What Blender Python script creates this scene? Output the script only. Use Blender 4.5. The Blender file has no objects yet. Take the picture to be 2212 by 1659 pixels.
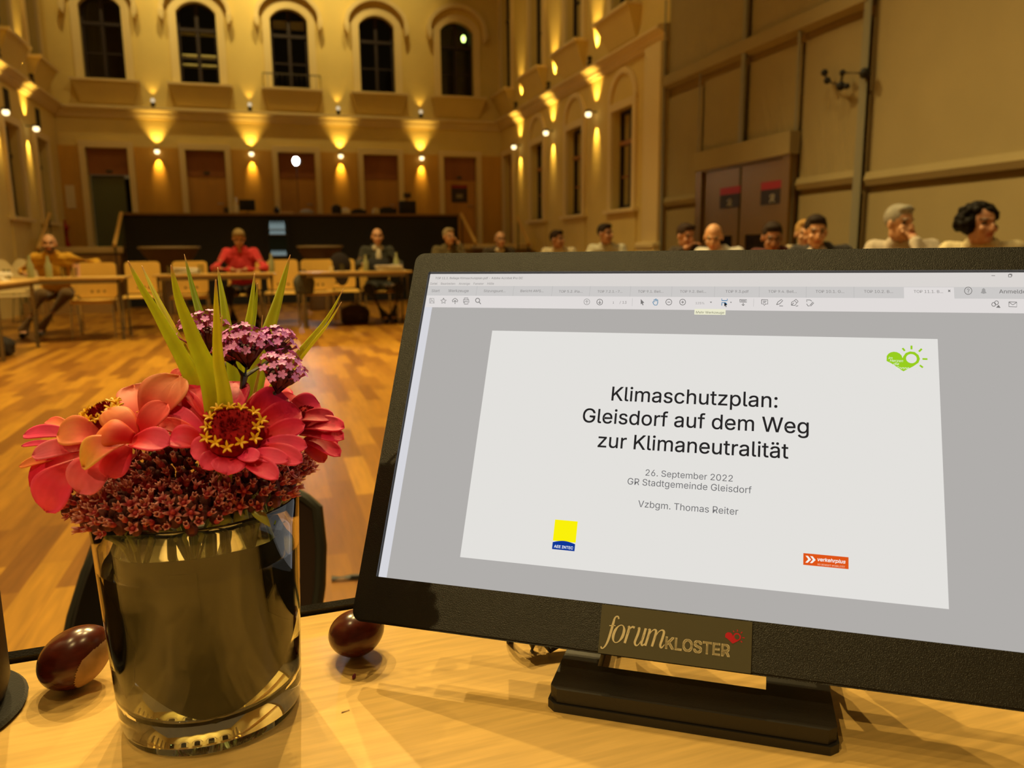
import bpy, bmesh, math, random, os
from math import sin, cos, pi, radians, sqrt
from mathutils import Vector, Matrix, Quaternion
import numpy as np

SC = bpy.context.scene
COL = SC.collection
# ------------------------------------------------------------------ camera
W_PX, H_PX, F_PX = 2212.0, 1659.0, 1675.0
CAM = Vector((0, 0, 0.97))
AX = Vector((0.9552, -0.0595, 0.2901))       # world X seen in the lens frame (right, down, forward)
AY = Vector((-0.2959, -0.1567, 0.9423))
AZ = Vector((-0.0106, -0.9859, -0.1673))
ROT = Matrix((AX, AY, AZ))                    # lens frame -> world

cd = bpy.data.cameras.new('camera')
cd.sensor_fit = 'HORIZONTAL'; cd.sensor_width = 36.0
cd.lens = F_PX / W_PX * 36.0
cd.clip_start = 0.02; cd.clip_end = 200
cd.dof.use_dof = True; cd.dof.focus_distance = 0.42; cd.dof.aperture_fstop = 12.5
co = bpy.data.objects.new('camera', cd); COL.objects.link(co)
rgt = ROT @ Vector((1, 0, 0)); upv = ROT @ Vector((0, -1, 0)); bck = ROT @ Vector((0, 0, -1))
m3 = Matrix((rgt, upv, bck)).transposed()
co.matrix_world = Matrix.Translation(CAM) @ m3.to_4x4()
SC.camera = co

SC.view_settings.view_transform = 'Standard'; SC.view_settings.look = 'None'
SC.view_settings.exposure = 0.0; SC.view_settings.gamma = 1.0
SC.view_settings.use_curve_mapping = False
SC.cycles.max_bounces = 10; SC.cycles.transmission_bounces = 10; SC.cycles.transparent_max_bounces = 12
SC.cycles.diffuse_bounces = 4; SC.cycles.glossy_bounces = 4
SC.cycles.sample_clamp_indirect = 6.0
SC.cycles.use_denoising = True

# world: the dim warm glow of the rest of the hall
wd = bpy.data.worlds.new('hall_glow'); SC.world = wd; wd.use_nodes = True
wd.node_tree.nodes['Background'].inputs[0].default_value = (1.0, 0.62, 0.22, 1)
wd.node_tree.nodes['Background'].inputs[1].default_value = 0.07

WARM = (1.0, 0.735, 0.29)
AMBER = (1.0, 0.63, 0.13)
def spot(name, loc, target, power, size_deg, blend=0.4, radius=0.05, color=WARM):
    l = bpy.data.lights.new(name, 'SPOT'); l.energy = power; l.color = color
    l.spot_size = radians(size_deg); l.spot_blend = blend; l.shadow_soft_size = radius
    o = bpy.data.objects.new(name, l); COL.objects.link(o); o.location = loc
    o.rotation_euler = (Vector(target) - Vector(loc)).to_track_quat('-Z', 'Y').to_euler()
    return o
# ceiling spots of the hall; the desk is lit mostly from the far side, so shadows fall towards the lens
for x, y, tx, ty, p, sz in [(-1.9, 8.3, -0.8, 3.6, 2000, 96), (0.7, 8.8, 0.3, 3.8, 2000, 96), (2.0, 7.6, 0.6, 3.2, 1400, 76), (-0.6, 5.0, -0.2, 2.4, 650, 80), (1.2, 4.6, 0.5, 2.2, 600, 74),
                            (-2.4, 2.0, -1.2, 1.4, 300, 88), (2.2, 0.6, 1.2, 1.4, 220, 88), (-1.0, -0.6, -0.6, 1.2, 200, 88), (-1.9, 9.2, -1.8, 10.6, 1300, 76), (1.1, 9.4, 1.0, 11.0, 1300, 76), (2.6, 4.6, 3.7, 5.4, 260, 70)]:
    spot('ceiling_spot', (x, y, 8.6), (tx, ty, 0), p, sz, 0.6, 0.05)
spot('ceiling_spot', (-3.7, -2.0, 6.6), (0.1, 0.5, 0.8), 620, 34, 0.5, 0.06)  # extra spot added out of view to brighten the monitor's upper bezel
# unseen spots added overhead to wash the upper far wall steeply and the sides
for x, p in ((-2.6, 760), (-0.9, 1300), (0.9, 1350), (2.7, 800)):
    spot('added_wall_wash', (x, 16.0, 10.9), (x, 19, 7.0), p, 42, 0.9, 0.12, (1.0, 0.77, 0.29))
spot('added_wall_wash', (0.6, 7.0, 9.6), (6.2, 6.5, 4.6), 150, 100, 1.0, 0.3, (1.0, 0.76, 0.30))
spot('added_wall_wash', (0.6, 11.0, 9.6), (6.2, 14.0, 3.6), 300, 90, 1.0, 0.3, (1.0, 0.74, 0.28))
spot('added_wall_wash', (0.6, 12.0, 9.6), (-4.6, 16.0, 3.6), 300, 80, 1.0, 0.3, (1.0, 0.74, 0.30))

# ------------------------------------------------------------------ pixel <-> place (measured from the photograph, used once to find real places)
def ray(x, y):
    return ROT @ Vector((x - W_PX / 2, y - H_PX / 2, F_PX))
def onz(x, y, z):
    v = ray(x, y); return CAM + v * ((z - CAM.z) / v.z)
def onY(x, y, Y):
    v = ray(x, y); return CAM + v * (Y / v.y)
def onX(x, y, X):
    v = ray(x, y); return CAM + v * (X / v.x)
def pd(x, y, d):
    return CAM + ray(x, y) * (d / F_PX)

# ------------------------------------------------------------------ materials
MATS = {}
def lin(c):
    return tuple(((v / 255.0) / 12.92 if v / 255.0 <= 0.04045 else ((v / 255.0 + 0.055) / 1.055) ** 2.4) for v in c)
def mat(name, col, rough=0.6, metal=0.0, bump=0.0, bscale=60.0, var=0.0, vscale=8.0, spec=0.5, emit=None, estr=1.0, stretch=None, attr=False, sheen=0.0, sss=0.0):
    if name in MATS: return MATS[name]
    m = bpy.data.materials.new(name); m.use_nodes = True
    nt = m.node_tree; b = nt.nodes['Principled BSDF']
    b.inputs['Base Color'].default_value = (*col, 1); b.inputs['Roughness'].default_value = rough
    b.inputs['Metallic'].default_value = metal; b.inputs['Specular IOR Level'].default_value = spec
    if sheen: b.inputs['Sheen Weight'].default_value = sheen
    if sss:
        b.inputs['Subsurface Weight'].default_value = sss; b.inputs['Subsurface Radius'].default_value = (0.004, 0.002, 0.001); b.inputs['Subsurface Scale'].default_value = 1.0
    tc = None
    def coords():
        nonlocal tc
        if tc is None:
            t = nt.nodes.new('ShaderNodeTexCoord'); mp = nt.nodes.new('ShaderNodeMapping')
            if stretch: mp.inputs['Scale'].default_value = stretch
            nt.links.new(t.outputs['Object'], mp.inputs['Vector']); tc = mp.outputs['Vector']
        return tc
    base = None
    if attr:
        a = nt.nodes.new('ShaderNodeVertexColor'); a.layer_name = 'Col'; base = a.outputs['Color']
        nt.links.new(base, b.inputs['Base Color'])
    if var:
        n = nt.nodes.new('ShaderNodeTexNoise'); n.inputs['Scale'].default_value = vscale; n.inputs['Detail'].default_value = 5
        nt.links.new(coords(), n.inputs['Vector'])
        r = nt.nodes.new('ShaderNodeMapRange'); r.inputs[1].default_value = 0.3; r.inputs[2].default_value = 0.7
        r.inputs[3].default_value = 1 - var; r.inputs[4].default_value = 1 + var
        nt.links.new(n.outputs['Fac'], r.inputs[0])
        mx = nt.nodes.new('ShaderNodeMix'); mx.data_type = 'RGBA'; mx.blend_type = 'MULTIPLY'; mx.inputs[0].default_value = 1
        if base is not None: nt.links.new(base, mx.inputs[6])
        else: mx.inputs[6].default_value = (*col, 1)
        nt.links.new(r.outputs[0], mx.inputs[7]); nt.links.new(mx.outputs[2], b.inputs['Base Color'])
    if bump:
        n2 = nt.nodes.new('ShaderNodeTexNoise'); n2.inputs['Scale'].default_value = bscale; n2.inputs['Detail'].default_value = 3
        nt.links.new(coords(), n2.inputs['Vector'])
        bp = nt.nodes.new('ShaderNodeBump'); bp.inputs['Strength'].default_value = bump; bp.inputs['Distance'].default_value = 0.01 if bscale < 400 else 0.0006
        nt.links.new(n2.outputs['Fac'], bp.inputs['Height']); nt.links.new(bp.outputs['Normal'], b.inputs['Normal'])
    if emit:
        b.inputs['Emission Color'].default_value = (*emit, 1); b.inputs['Emission Strength'].default_value = estr
    MATS[name] = m
    return m
def emis(name, col, s=1.0, rough=0.35):
    return mat(name, (0.0, 0.0, 0.0), rough, emit=col, estr=s, spec=0.0)
def glass(name, col=(1, 1, 1), rough=0.0, ior=1.47):
    if name in MATS: return MATS[name]
    m = bpy.data.materials.new(name); m.use_nodes = True
    b = m.node_tree.nodes['Principled BSDF']
    b.inputs['Base Color'].default_value = (*col, 1); b.inputs['Roughness'].default_value = rough
    b.inputs['Transmission Weight'].default_value = 1.0; b.inputs['IOR'].default_value = ior
    MATS[name] = m; return m
def thin_glass(name, tint=(0.9, 0.93, 0.9), gloss=0.12):
    if name in MATS: return MATS[name]
    m = bpy.data.materials.new(name); m.use_nodes = True; nt = m.node_tree; nt.nodes.clear()
    o = nt.nodes.new('ShaderNodeOutputMaterial'); t = nt.nodes.new('ShaderNodeBsdfTransparent'); g = nt.nodes.new('ShaderNodeBsdfGlossy')
    t.inputs[0].default_value = (*tint, 1); g.inputs['Roughness'].default_value = 0.03
    f = nt.nodes.new('ShaderNodeFresnel'); f.inputs[0].default_value = 1.5
    mx = nt.nodes.new('ShaderNodeMixShader'); nt.links.new(f.outputs[0], mx.inputs[0]); nt.links.new(t.outputs[0], mx.inputs[1]); nt.links.new(g.outputs[0], mx.inputs[2])
    nt.links.new(mx.outputs[0], o.inputs[0]); MATS[name] = m; return m

# ------------------------------------------------------------------ mesh helpers
def nb(): return bmesh.new()
def ident(v): return Vector(v)
def link_mesh(name, bm, m, smooth=True, angle=40):
    me = bpy.data.meshes.new(name)
    bmesh.ops.recalc_face_normals(bm, faces=bm.faces[:])
    bm.to_mesh(me); bm.free()
    if m is not None: me.materials.append(m)
    o = bpy.data.objects.new(name, me); COL.objects.link(o)
    if smooth:
        for p in me.polygons: p.use_smooth = True
        try: me.set_sharp_from_angle(angle=radians(angle))
        except Exception: pass
    return o
def tag(o, label=None, cat=None, group=None, kind=None):
    if label: o['label'] = label
    if cat: o['category'] = cat
    if group: o['group'] = group
    if kind: o['kind'] = kind
    return o
def thing(name, label, cat, loc=(0, 0, 0), rotz=0.0, group=None, kind=None):
    o = bpy.data.objects.new(name, None); COL.objects.link(o); o.empty_display_size = 0.05
    o.location = loc; o.rotation_euler = (0, 0, rotz)
    return tag(o, label, cat, group, kind)
def part(parent, name, bm, m, label=None, smooth=True, angle=40, kind=None):
    o = link_mesh(name, bm, m, smooth, angle); o.parent = parent
    if label: o['label'] = label
    if kind: o['kind'] = kind
    return o
def solo(name, bm, m, label, cat, group=None, kind=None, smooth=True, loc=None, rotz=0, angle=40):
    o = link_mesh(name, bm, m, smooth, angle)
    if loc is not None: o.location = loc; o.rotation_euler = (0, 0, rotz)
    return tag(o, label, cat, group, kind)
def dup(root, loc, rotz, label, group=None):
    r = root.copy(); COL.objects.link(r); r.location = loc; r.rotation_euler = (0, 0, rotz); r['label'] = label
    if group: r['group'] = group
    for ch in list(root.children):
        c = ch.copy(); COL.objects.link(c); c.parent = r; c.matrix_parent_inverse = ch.matrix_parent_inverse.copy()
        for g in list(ch.children):
            d = g.copy(); COL.objects.link(d); d.parent = c
    return r
def bx(bm, x0, x1, y0, y1, z0, z1, bevel=0.0, M=None):
    vs = [bm.verts.new((x, y, z)) for z in (z0, z1) for y in (y0, y1) for x in (x0, x1)]
    fs = [(0, 2, 3, 1), (4, 5, 7, 6), (0, 1, 5, 4), (2, 6, 7, 3), (0, 4, 6, 2), (1, 3, 7, 5)]
    ff = [bm.faces.new([vs[i] for i in f]) for f in fs]
    if bevel > 0:
        es = list({e for f in ff for e in f.edges})
        r = bmesh.ops.bevel(bm, geom=es, offset=bevel, segments=2, affect='EDGES', profile=0.5)
        vs = list({v for f in r['faces'] for v in f.verts} | {v for v in vs if v.is_valid})
    if M is not None: bmesh.ops.transform(bm, matrix=M, verts=[v for v in vs if v.is_valid])
    return bm
def frame_axes(d):
    d = d.normalized(); a = Vector((0, 0, 1)) if abs(d.z) < 0.9 else Vector((1, 0, 0))
    s = d.cross(a).normalized(); return s, s.cross(d).normalized()
def tube(bm, pts, rads, n=8, caps=True):
    pts = [Vector(p) for p in pts]
    if not isinstance(rads, (list, tuple)): rads = [rads] * len(pts)
    rings = []; ps = None
    for i, p in enumerate(pts):
        d = (pts[min(i + 1, len(pts) - 1)] - pts[max(i - 1, 0)])
        if d.length < 1e-9: d = Vector((0, 0, 1))
        d.normalize()
        if ps is None: s, t = frame_axes(d)
        else:
            s = (ps - d * ps.dot(d)); s = s.normalized() if s.length > 1e-6 else frame_axes(d)[0]; t = d.cross(s)
        ps = s
        rings.append([bm.verts.new(p + (s * cos(2 * pi * k / n) + t * sin(2 * pi * k / n)) * rads[i]) for k in range(n)])
    for a, b in zip(rings, rings[1:]):
        for k in range(n): bm.faces.new((a[k], a[(k + 1) % n], b[(k + 1) % n], b[k]))
    if caps:
        bm.faces.new(rings[0][::-1]); bm.faces.new(rings[-1])
    return bm
def lathe(bm, prof, n=24, c=(0, 0, 0), cap0=True, cap1=True):
    rings = []
    for r, z in prof:
        if r < 1e-6: rings.append([bm.verts.new((c[0], c[1], c[2] + z))])
        else: rings.append([bm.verts.new((c[0] + r * cos(2 * pi * k / n), c[1] + r * sin(2 * pi * k / n), c[2] + z)) for k in range(n)])
    for a, b in zip(rings, rings[1:]):
        if len(a) == 1 and len(b) == 1: continue
        for k in range(n):
            if len(a) == 1: bm.faces.new((a[0], b[(k + 1) % n], b[k]))
            elif len(b) == 1: bm.faces.new((a[k], a[(k + 1) % n], b[0]))
            else: bm.faces.new((a[k], a[(k + 1) % n], b[(k + 1) % n], b[k]))
    if cap0 and len(rings[0]) > 1: bm.faces.new(rings[0][::-1])
    if cap1 and len(rings[-1]) > 1: bm.faces.new(rings[-1])
    return bm
def ell(bm, c, r, M=None, u=16, v=10):
    if not isinstance(r, (list, tuple)): r = (r, r, r)
    mm = Matrix.Translation(Vector(c)) @ (M.to_4x4() if M is not None else Matrix.Identity(4)) @ Matrix.Diagonal((r[0], r[1], r[2], 1))
    bmesh.ops.create_uvsphere(bm, u_segments=u, v_segments=v, radius=1.0, matrix=mm)
    return bm
def caps(bm, p0, p1, r0, r1, n=12):
    p0 = Vector(p0); p1 = Vector(p1); tube(bm, [p0, p1], [r0, r1], n); ell(bm, p0, r0, None, n, 8); ell(bm, p1, r1, None, n, 8)
    return bm
def prism(bm, poly, h0, h1, fn):
    """polygon in 2D extruded between h0 and h1; fn(a,b,h) -> place"""
    lo = [bm.verts.new(fn(a, b, h0)) for a, b in poly]; hi = [bm.verts.new(fn(a, b, h1)) for a, b in poly]
    n = len(poly)
    for k in range(n): bm.faces.new((lo[k], lo[(k + 1) % n], hi[(k + 1) % n], hi[k]))
    try:
        f1 = bm.faces.new(lo[::-1]); f2 = bm.faces.new(hi)
        bmesh.ops.triangulate(bm, faces=[f1, f2], ngon_method='EAR_CLIP')
    except Exception: pass
    return bm
def ring_prism(bm, inner, outer, h0, h1, fn, closed=False):
    n = len(inner); A = [[bm.verts.new(fn(*p, h)) for p in L] for L, h in ((inner, h0), (outer, h0), (outer, h1), (inner, h1))]
    rng = range(n if closed else n - 1)
    for k in rng:
        j = (k + 1) % n
        for q in range(4):
            P, Q = A[q], A[(q + 1) % 4]; bm.faces.new((P[k], P[j], Q[j], Q[k]))
    if not closed:
        bm.faces.new([A[q][0] for q in range(4)]); bm.faces.new([A[q][-1] for q in range(4)][::-1])
    return bm
def sheet(bm, fn, nu, nv):
    g = [[bm.verts.new(fn(i / nu, j / nv)) for j in range(nv + 1)] for i in range(nu + 1)]
    for i in range(nu):
        for j in range(nv): bm.faces.new((g[i][j], g[i + 1][j], g[i + 1][j + 1], g[i][j + 1]))
    return g
def solidify(bm, t):
    bmesh.ops.recalc_face_normals(bm, faces=bm.faces[:]); bmesh.ops.solidify(bm, geom=bm.faces[:], thickness=t); return bm
def remeshed(bm, voxel, smooth=4, fac=0.5):
    me = bpy.data.meshes.new('tmp'); bmesh.ops.recalc_face_normals(bm, faces=bm.faces[:]); bm.to_mesh(me); bm.free()
    o = bpy.data.objects.new('tmp', me); COL.objects.link(o)
    r = o.modifiers.new('r', 'REMESH'); r.mode = 'VOXEL'; r.voxel_size = voxel; r.use_smooth_shade = True
    s = o.modifiers.new('s', 'SMOOTH'); s.iterations = smooth; s.factor = fac
    dg = bpy.context.evaluated_depsgraph_get(); dg.update()
    out = bpy.data.meshes.new_from_object(o.evaluated_get(dg))
    bpy.data.objects.remove(o); bpy.data.meshes.remove(me)
    for p in out.polygons: p.use_smooth = True
    return out

_F = {}
def font(kind):
    if kind in _F: return _F[kind]
    f = None
    try:
        p = os.path.join(bpy.utils.resource_path('LOCAL'), 'datafiles', 'fonts', kind)
        if os.path.exists(p): f = bpy.data.fonts.load(p)
    except Exception: f = None
    _F[kind] = f; return f
def text_bm(s, kind='Inter.woff2', weight=0.0, extrude=0.0, shear=0.0, spacing=1.0):
    """letters as flat faces, each outline filled by itself with its own holes"""
    from mathutils.geometry import tessellate_polygon
    c = bpy.data.curves.new('t', 'FONT'); c.body = s; f = font(kind)
    if f: c.font = f
    c.size = 1.0; c.resolution_u = 4; c.shear = shear; c.space_character = spacing; c.fill_mode = 'NONE'
    o = bpy.data.objects.new('t', c); COL.objects.link(o)
    dg = bpy.context.evaluated_depsgraph_get(); dg.update()
    me = bpy.data.meshes.new_from_object(o.evaluated_get(dg)); bpy.data.objects.remove(o)
    nbr = {}
    for e in me.edges:
        a, b = e.vertices; nbr.setdefault(a, []).append(b); nbr.setdefault(b, []).append(a)
    co_ = [v.co.copy() for v in me.vertices]; bpy.data.meshes.remove(me); bpy.data.curves.remove(c)
    seen = set(); loops = []
    for a in range(len(co_)):
        if a in seen or a not in nbr: continue
        L = [a]; seen.add(a); cur = a
        while True:
            nx = [q for q in nbr[cur] if q not in seen]
            if not nx: break
            cur = nx[0]; seen.add(cur); L.append(cur)
        P = []
        for q in L:
            p = co_[q]
            if not P or (p - P[-1]).length > 1e-5: P.append(Vector((p.x, p.y, 0)))
        if len(P) > 2: loops.append((L[0], P))
    area = lambda P: sum(P[i].x * P[(i + 1) % len(P)].y - P[(i + 1) % len(P)].x * P[i].y for i in range(len(P))) / 2
    def inside(p, P):
        r = False
        for i in range(len(P)):
            a, b = P[i], P[i - 1]
            if (a.y > p.y) != (b.y > p.y) and p.x < (b.x - a.x) * (p.y - a.y) / (b.y - a.y) + a.x: r = not r
        return r
    A = [area(P) for _, P in loops]; par = []
    for i, (_, P) in enumerate(loops):
        par.append([j for j, (_, Q) in enumerate(loops) if j != i and abs(A[j]) > abs(A[i]) and inside(P[0], Q) and inside(P[len(P) // 2], Q)])
    big = max(range(len(A)), key=lambda i: abs(A[i])); sg = 1 if A[big] > 0 else -1
    bm = bmesh.new(); xs = []
    for i, (_, P) in enumerate(loops):
        if A[i] * sg < 0 and par[i]: continue
        hs = [loops[j][1] for j in range(len(loops)) if A[j] * sg < 0 and i in par[j]]
        allp = P + [p for h in hs for p in h]; vs_ = [bm.verts.new(p) for p in allp]; xs += [p.x for p in allp]
        for t in tessellate_polygon([P] + hs):
            try: bm.faces.new([vs_[k] for k in t])
            except ValueError: pass
    if weight:
        src = [v for v in bm.verts]; fs = [[v.index for v in f.verts] for f in bm.faces] if bm.verts.index_update() is None else []
        for dx, dy in ((-1, -1), (1, -1), (1, 1), (-1, 1)):
            cp = [bm.verts.new(v.co + Vector((dx * weight, dy * weight, 0))) for v in src]
            for f in fs: bm.faces.new([cp[k] for k in f])
    return bm, min(xs) - weight, max(xs) + weight

# ================================================================== the hall
FAR, XR, XL = 19.0, 5.64, -4.10
Mwall = mat('cream_plaster', (0.74, 0.57, 0.20), 0.85, bump=0.08, bscale=25, var=0.05, vscale=1.5)
Mtrim = mat('pale_plaster_trim', (0.80, 0.64, 0.32), 0.8)
Mwood_wall = mat('orange_wood_panelling', (0.62, 0.33, 0.05), 0.5, var=0.10, vscale=3, stretch=(1, 1, 0.15))
Mdoorwood = mat('red_brown_wood', (0.30, 0.10, 0.02), 0.5, var=0.12, vscale=4, stretch=(1, 1, 0.2))
Mdoorlight = mat('oak_door_wood', (0.50, 0.24, 0.045), 0.45, var=0.10, vscale=4, stretch=(1, 1, 0.2))
Msash = mat('dark_red_sash', (0.016, 0.005, 0.004), 0.6)
Mbar = mat('brown_transom', (0.36, 0.15, 0.03), 0.5)
Mdark = mat('dark_room_behind', (0.012, 0.009, 0.006), 0.9)
Mpane = thin_glass('window_pane', (0.85, 0.9, 0.85))
Mblack = mat('matt_black', (0.006, 0.005, 0.005), 0.7)
Miron = mat('wrought_iron', (0.05, 0.035, 0.02), 0.6, 0.3)
Mchrome = mat('chrome', (0.62, 0.60, 0.56), 0.22, 1.0)
Msteel = mat('brushed_steel', (0.40, 0.37, 0.32), 0.4, 0.9)

def fn_far(u, z, d): return Vector((u, FAR + d, z))
def fn_right(u, z, d): return Vector((XR + d, u, z))
def fn_left(u, z, d): return Vector((XL - d, u, z))
def wall(name, fn, u0, u1, z0, z1, holes, depth, m, label):
    bm = nb()
    us = sorted({u0, u1, *[h[0] for h in holes], *[h[1] for h in holes]}); zs = sorted({z0, z1, *[h[2] for h in holes], *[h[3] for h in holes]})
    for a, b in zip(us, us[1:]):
        for c, d in zip(zs, zs[1:]):
            mu, mz = (a + b) / 2, (c + d) / 2
            if any(h[0] < mu < h[1] and h[2] < mz < h[3] for h in holes): continue
            for dd in (0, depth):
                bm.faces.new([bm.verts.new(fn(*p, dd)) for p in ((a, c), (b, c), (b, d), (a, d))])
    for h in holes:
        P = [(h[0], h[2]), (h[1], h[2]), (h[1], h[3]), (h[0], h[3])]
        for k in range(4):
            p, q = P[k], P[(k + 1) % 4]
            bm.faces.new([bm.verts.new(fn(*p, 0)), bm.verts.new(fn(*q, 0)), bm.verts.new(fn(*q, depth)), bm.verts.new(fn(*p, depth))])
    bmesh.ops.remove_doubles(bm, verts=bm.verts[:], dist=1e-4)
    return solo(name, bm, m, label, 'wall', kind='structure', smooth=False)

FARW = [-3.06, -1.19, 0.73, 2.67, 4.56]
FARD = [-3.18, -1.21, 0.74, 2.66, 4.58]
RW = [16.25, 14.10, 12.00]
RWU = [18.45, 16.25, 14.15, 12.05]
LWL = [15.72, 17.62]
LWU = [15.95, 17.85]
WT = 0.30
wall('wall_far', fn_far, XL, XR, 0, 9.0, [(c - .41, c + .41, 4.64, 6.36) for c in FARW] + [(c - .41, c + .41, 1.13, 3.27) for c in FARD], WT, Mwall, 'cream plastered far wall with five arched windows over five doors')
wall('wall_right', fn_right, 10.5, FAR, 0, 9.0, [(c - .40, c + .40, 1.66, 3.27) for c in RW] + [(18.0, 18.72, 1.13, 3.27)] + [(c - .40, c + .40, 4.70, 7.4) for c in RWU], WT, Mwall, 'cream side wall with tall dark windows and lamp glows on its piers')
wall('wall_left', fn_left, 5.0, FAR, 0, 9.0, [(c - .40, c + .40, 1.66, 3.25) for c in LWL] + [(c - .40, c + .40, 4.70, 7.4) for c in LWU], WT, Mwall, 'cream side wall at the edge opposite the fabric curtains')

# floor of long planks running up the hall
def floor_mat():
    m = bpy.data.materials.new('plank_floor'); m.use_nodes = True; nt = m.node_tree; b = nt.nodes['Principled BSDF']; N = nt.nodes.new; Lk = nt.links.new
    tc = N('ShaderNodeTexCoord'); mp = N('ShaderNodeMapping'); mp.inputs['Rotation'].default_value = (0, 0, radians(90)); Lk(tc.outputs['Object'], mp.inputs['Vector'])
    br = N('ShaderNodeTexBrick'); br.offset = 0.37; br.offset_frequency = 2; br.squash = 1.0
    br.inputs['Color1'].default_value = (0, 0, 0, 1); br.inputs['Color2'].default_value = (1, 1, 1, 1); br.inputs['Mortar'].default_value = (0.2, 0.2, 0.2, 1)
    br.inputs['Scale'].default_value = 1.0; br.inputs['Mortar Size'].default_value = 0.0008; br.inputs['Brick Width'].default_value = 0.62; br.inputs['Row Height'].default_value = 0.095; br.inputs['Bias'].default_value = 0.0
    Lk(mp.outputs['Vector'], br.inputs['Vector'])
    rp = N('ShaderNodeValToRGB'); e = rp.color_ramp.elements
    e[0].position = 0.0; e[0].color = (0.17, 0.062, 0.006, 1); e[1].position = 1.0; e[1].color = (0.40, 0.19, 0.016, 1)
    q = e.new(0.45); q.color = (0.27, 0.112, 0.010, 1)
    Lk(br.outputs['Color'], rp.inputs['Fac'])
    mp2 = N('ShaderNodeMapping'); mp2.inputs['Scale'].default_value = (18, 1.2, 1); Lk(tc.outputs['Object'], mp2.inputs['Vector'])
    nz = N('ShaderNodeTexNoise'); nz.inputs['Scale'].default_value = 3.0; nz.inputs['Detail'].default_value = 6; Lk(mp2.outputs['Vector'], nz.inputs['Vector'])
    r = N('ShaderNodeMapRange'); r.inputs[1].default_value = 0.3; r.inputs[2].default_value = 0.7; r.inputs[3].default_value = 0.78; r.inputs[4].default_value = 1.15; Lk(nz.outputs['Fac'], r.inputs[0])
    mx = N('ShaderNodeMix'); mx.data_type = 'RGBA'; mx.blend_type = 'MULTIPLY'; mx.inputs[0].default_value = 1; Lk(rp.outputs['Color'], mx.inputs[6]); Lk(r.outputs[0], mx.inputs[7])
    Lk(mx.outputs[2], b.inputs['Base Color']); b.inputs['Roughness'].default_value = 0.33; b.inputs['Specular IOR Level'].default_value = 0.45
    return m
bm = nb(); bx(bm, XL - .3, XR + .3, -1.5, FAR + .3, -0.12, 0.0); solo('floor', bm, floor_mat(), 'glossy orange brown plank floor of the hall', 'floor', kind='structure', smooth=False)

# cornice round the three walls
def cornice(name, fn, u0, u1, label, z=3.90):
    prof = [(0, z), (-.05, z), (-.05, z + .03), (-.09, z + .06), (-.09, z + .10), (-.16, z + .15), (-.20, z + .16), (-.20, z + .20), (-.16, z + .22), (0, z + .24)]
    bm = nb(); A = [[bm.verts.new(fn(u, zz, d)) for d, zz in prof] for u in (u0, u1)]
    for k in range(len(prof)): 
        j = (k + 1) % len(prof); bm.faces.new((A[0][k], A[0][j], A[1][j], A[1][k]))
    bm.faces.new(A[0]); bm.faces.new(A[1][::-1])
    return solo(name, bm, Mtrim, label, 'cornice', kind='structure', smooth=False)
cornice('trim_1', fn_far, XL, XR, 'moulded cornice across the far wall between doors and windows')
cornice('trim_2', fn_right, 10.5, FAR, 'moulded cornice along the side wall beside the fabric curtains', 3.92)
cornice('trim_3', fn_left, 5.0, FAR, 'moulded cornice along the side wall behind the man in mustard', 3.92)
# wood panelling of the lower far wall, between the door frames
bm = nb()
xs = [XL] + [v for c in FARD for v in (c - .535, c + .535)] + [XR]
for a, b in zip(xs[::2], xs[1::2]): bx(bm, a, b, FAR - .03, FAR, 1.13, 3.30)
solo('trim_4', bm, Mwood_wall, 'orange wood panelling between the doors of the far wall', 'panelling', kind='structure', smooth=False)
# pilaster where the side wall meets the fabric curtains
bm = nb(); bx(bm, XR - .14, XR, 10.52, 11.02, 0, 3.92, .01); bx(bm, XR - .20, XR, 10.50, 11.08, 0, 1.0, .02); bx(bm, XR - .22, XR, 10.50, 11.10, 1.0, 1.10, .03)
solo('trim_5', bm, Mtrim, 'pale pilaster with a moulded base at the end of the plastered side wall', 'pilaster', kind='structure')

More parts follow.
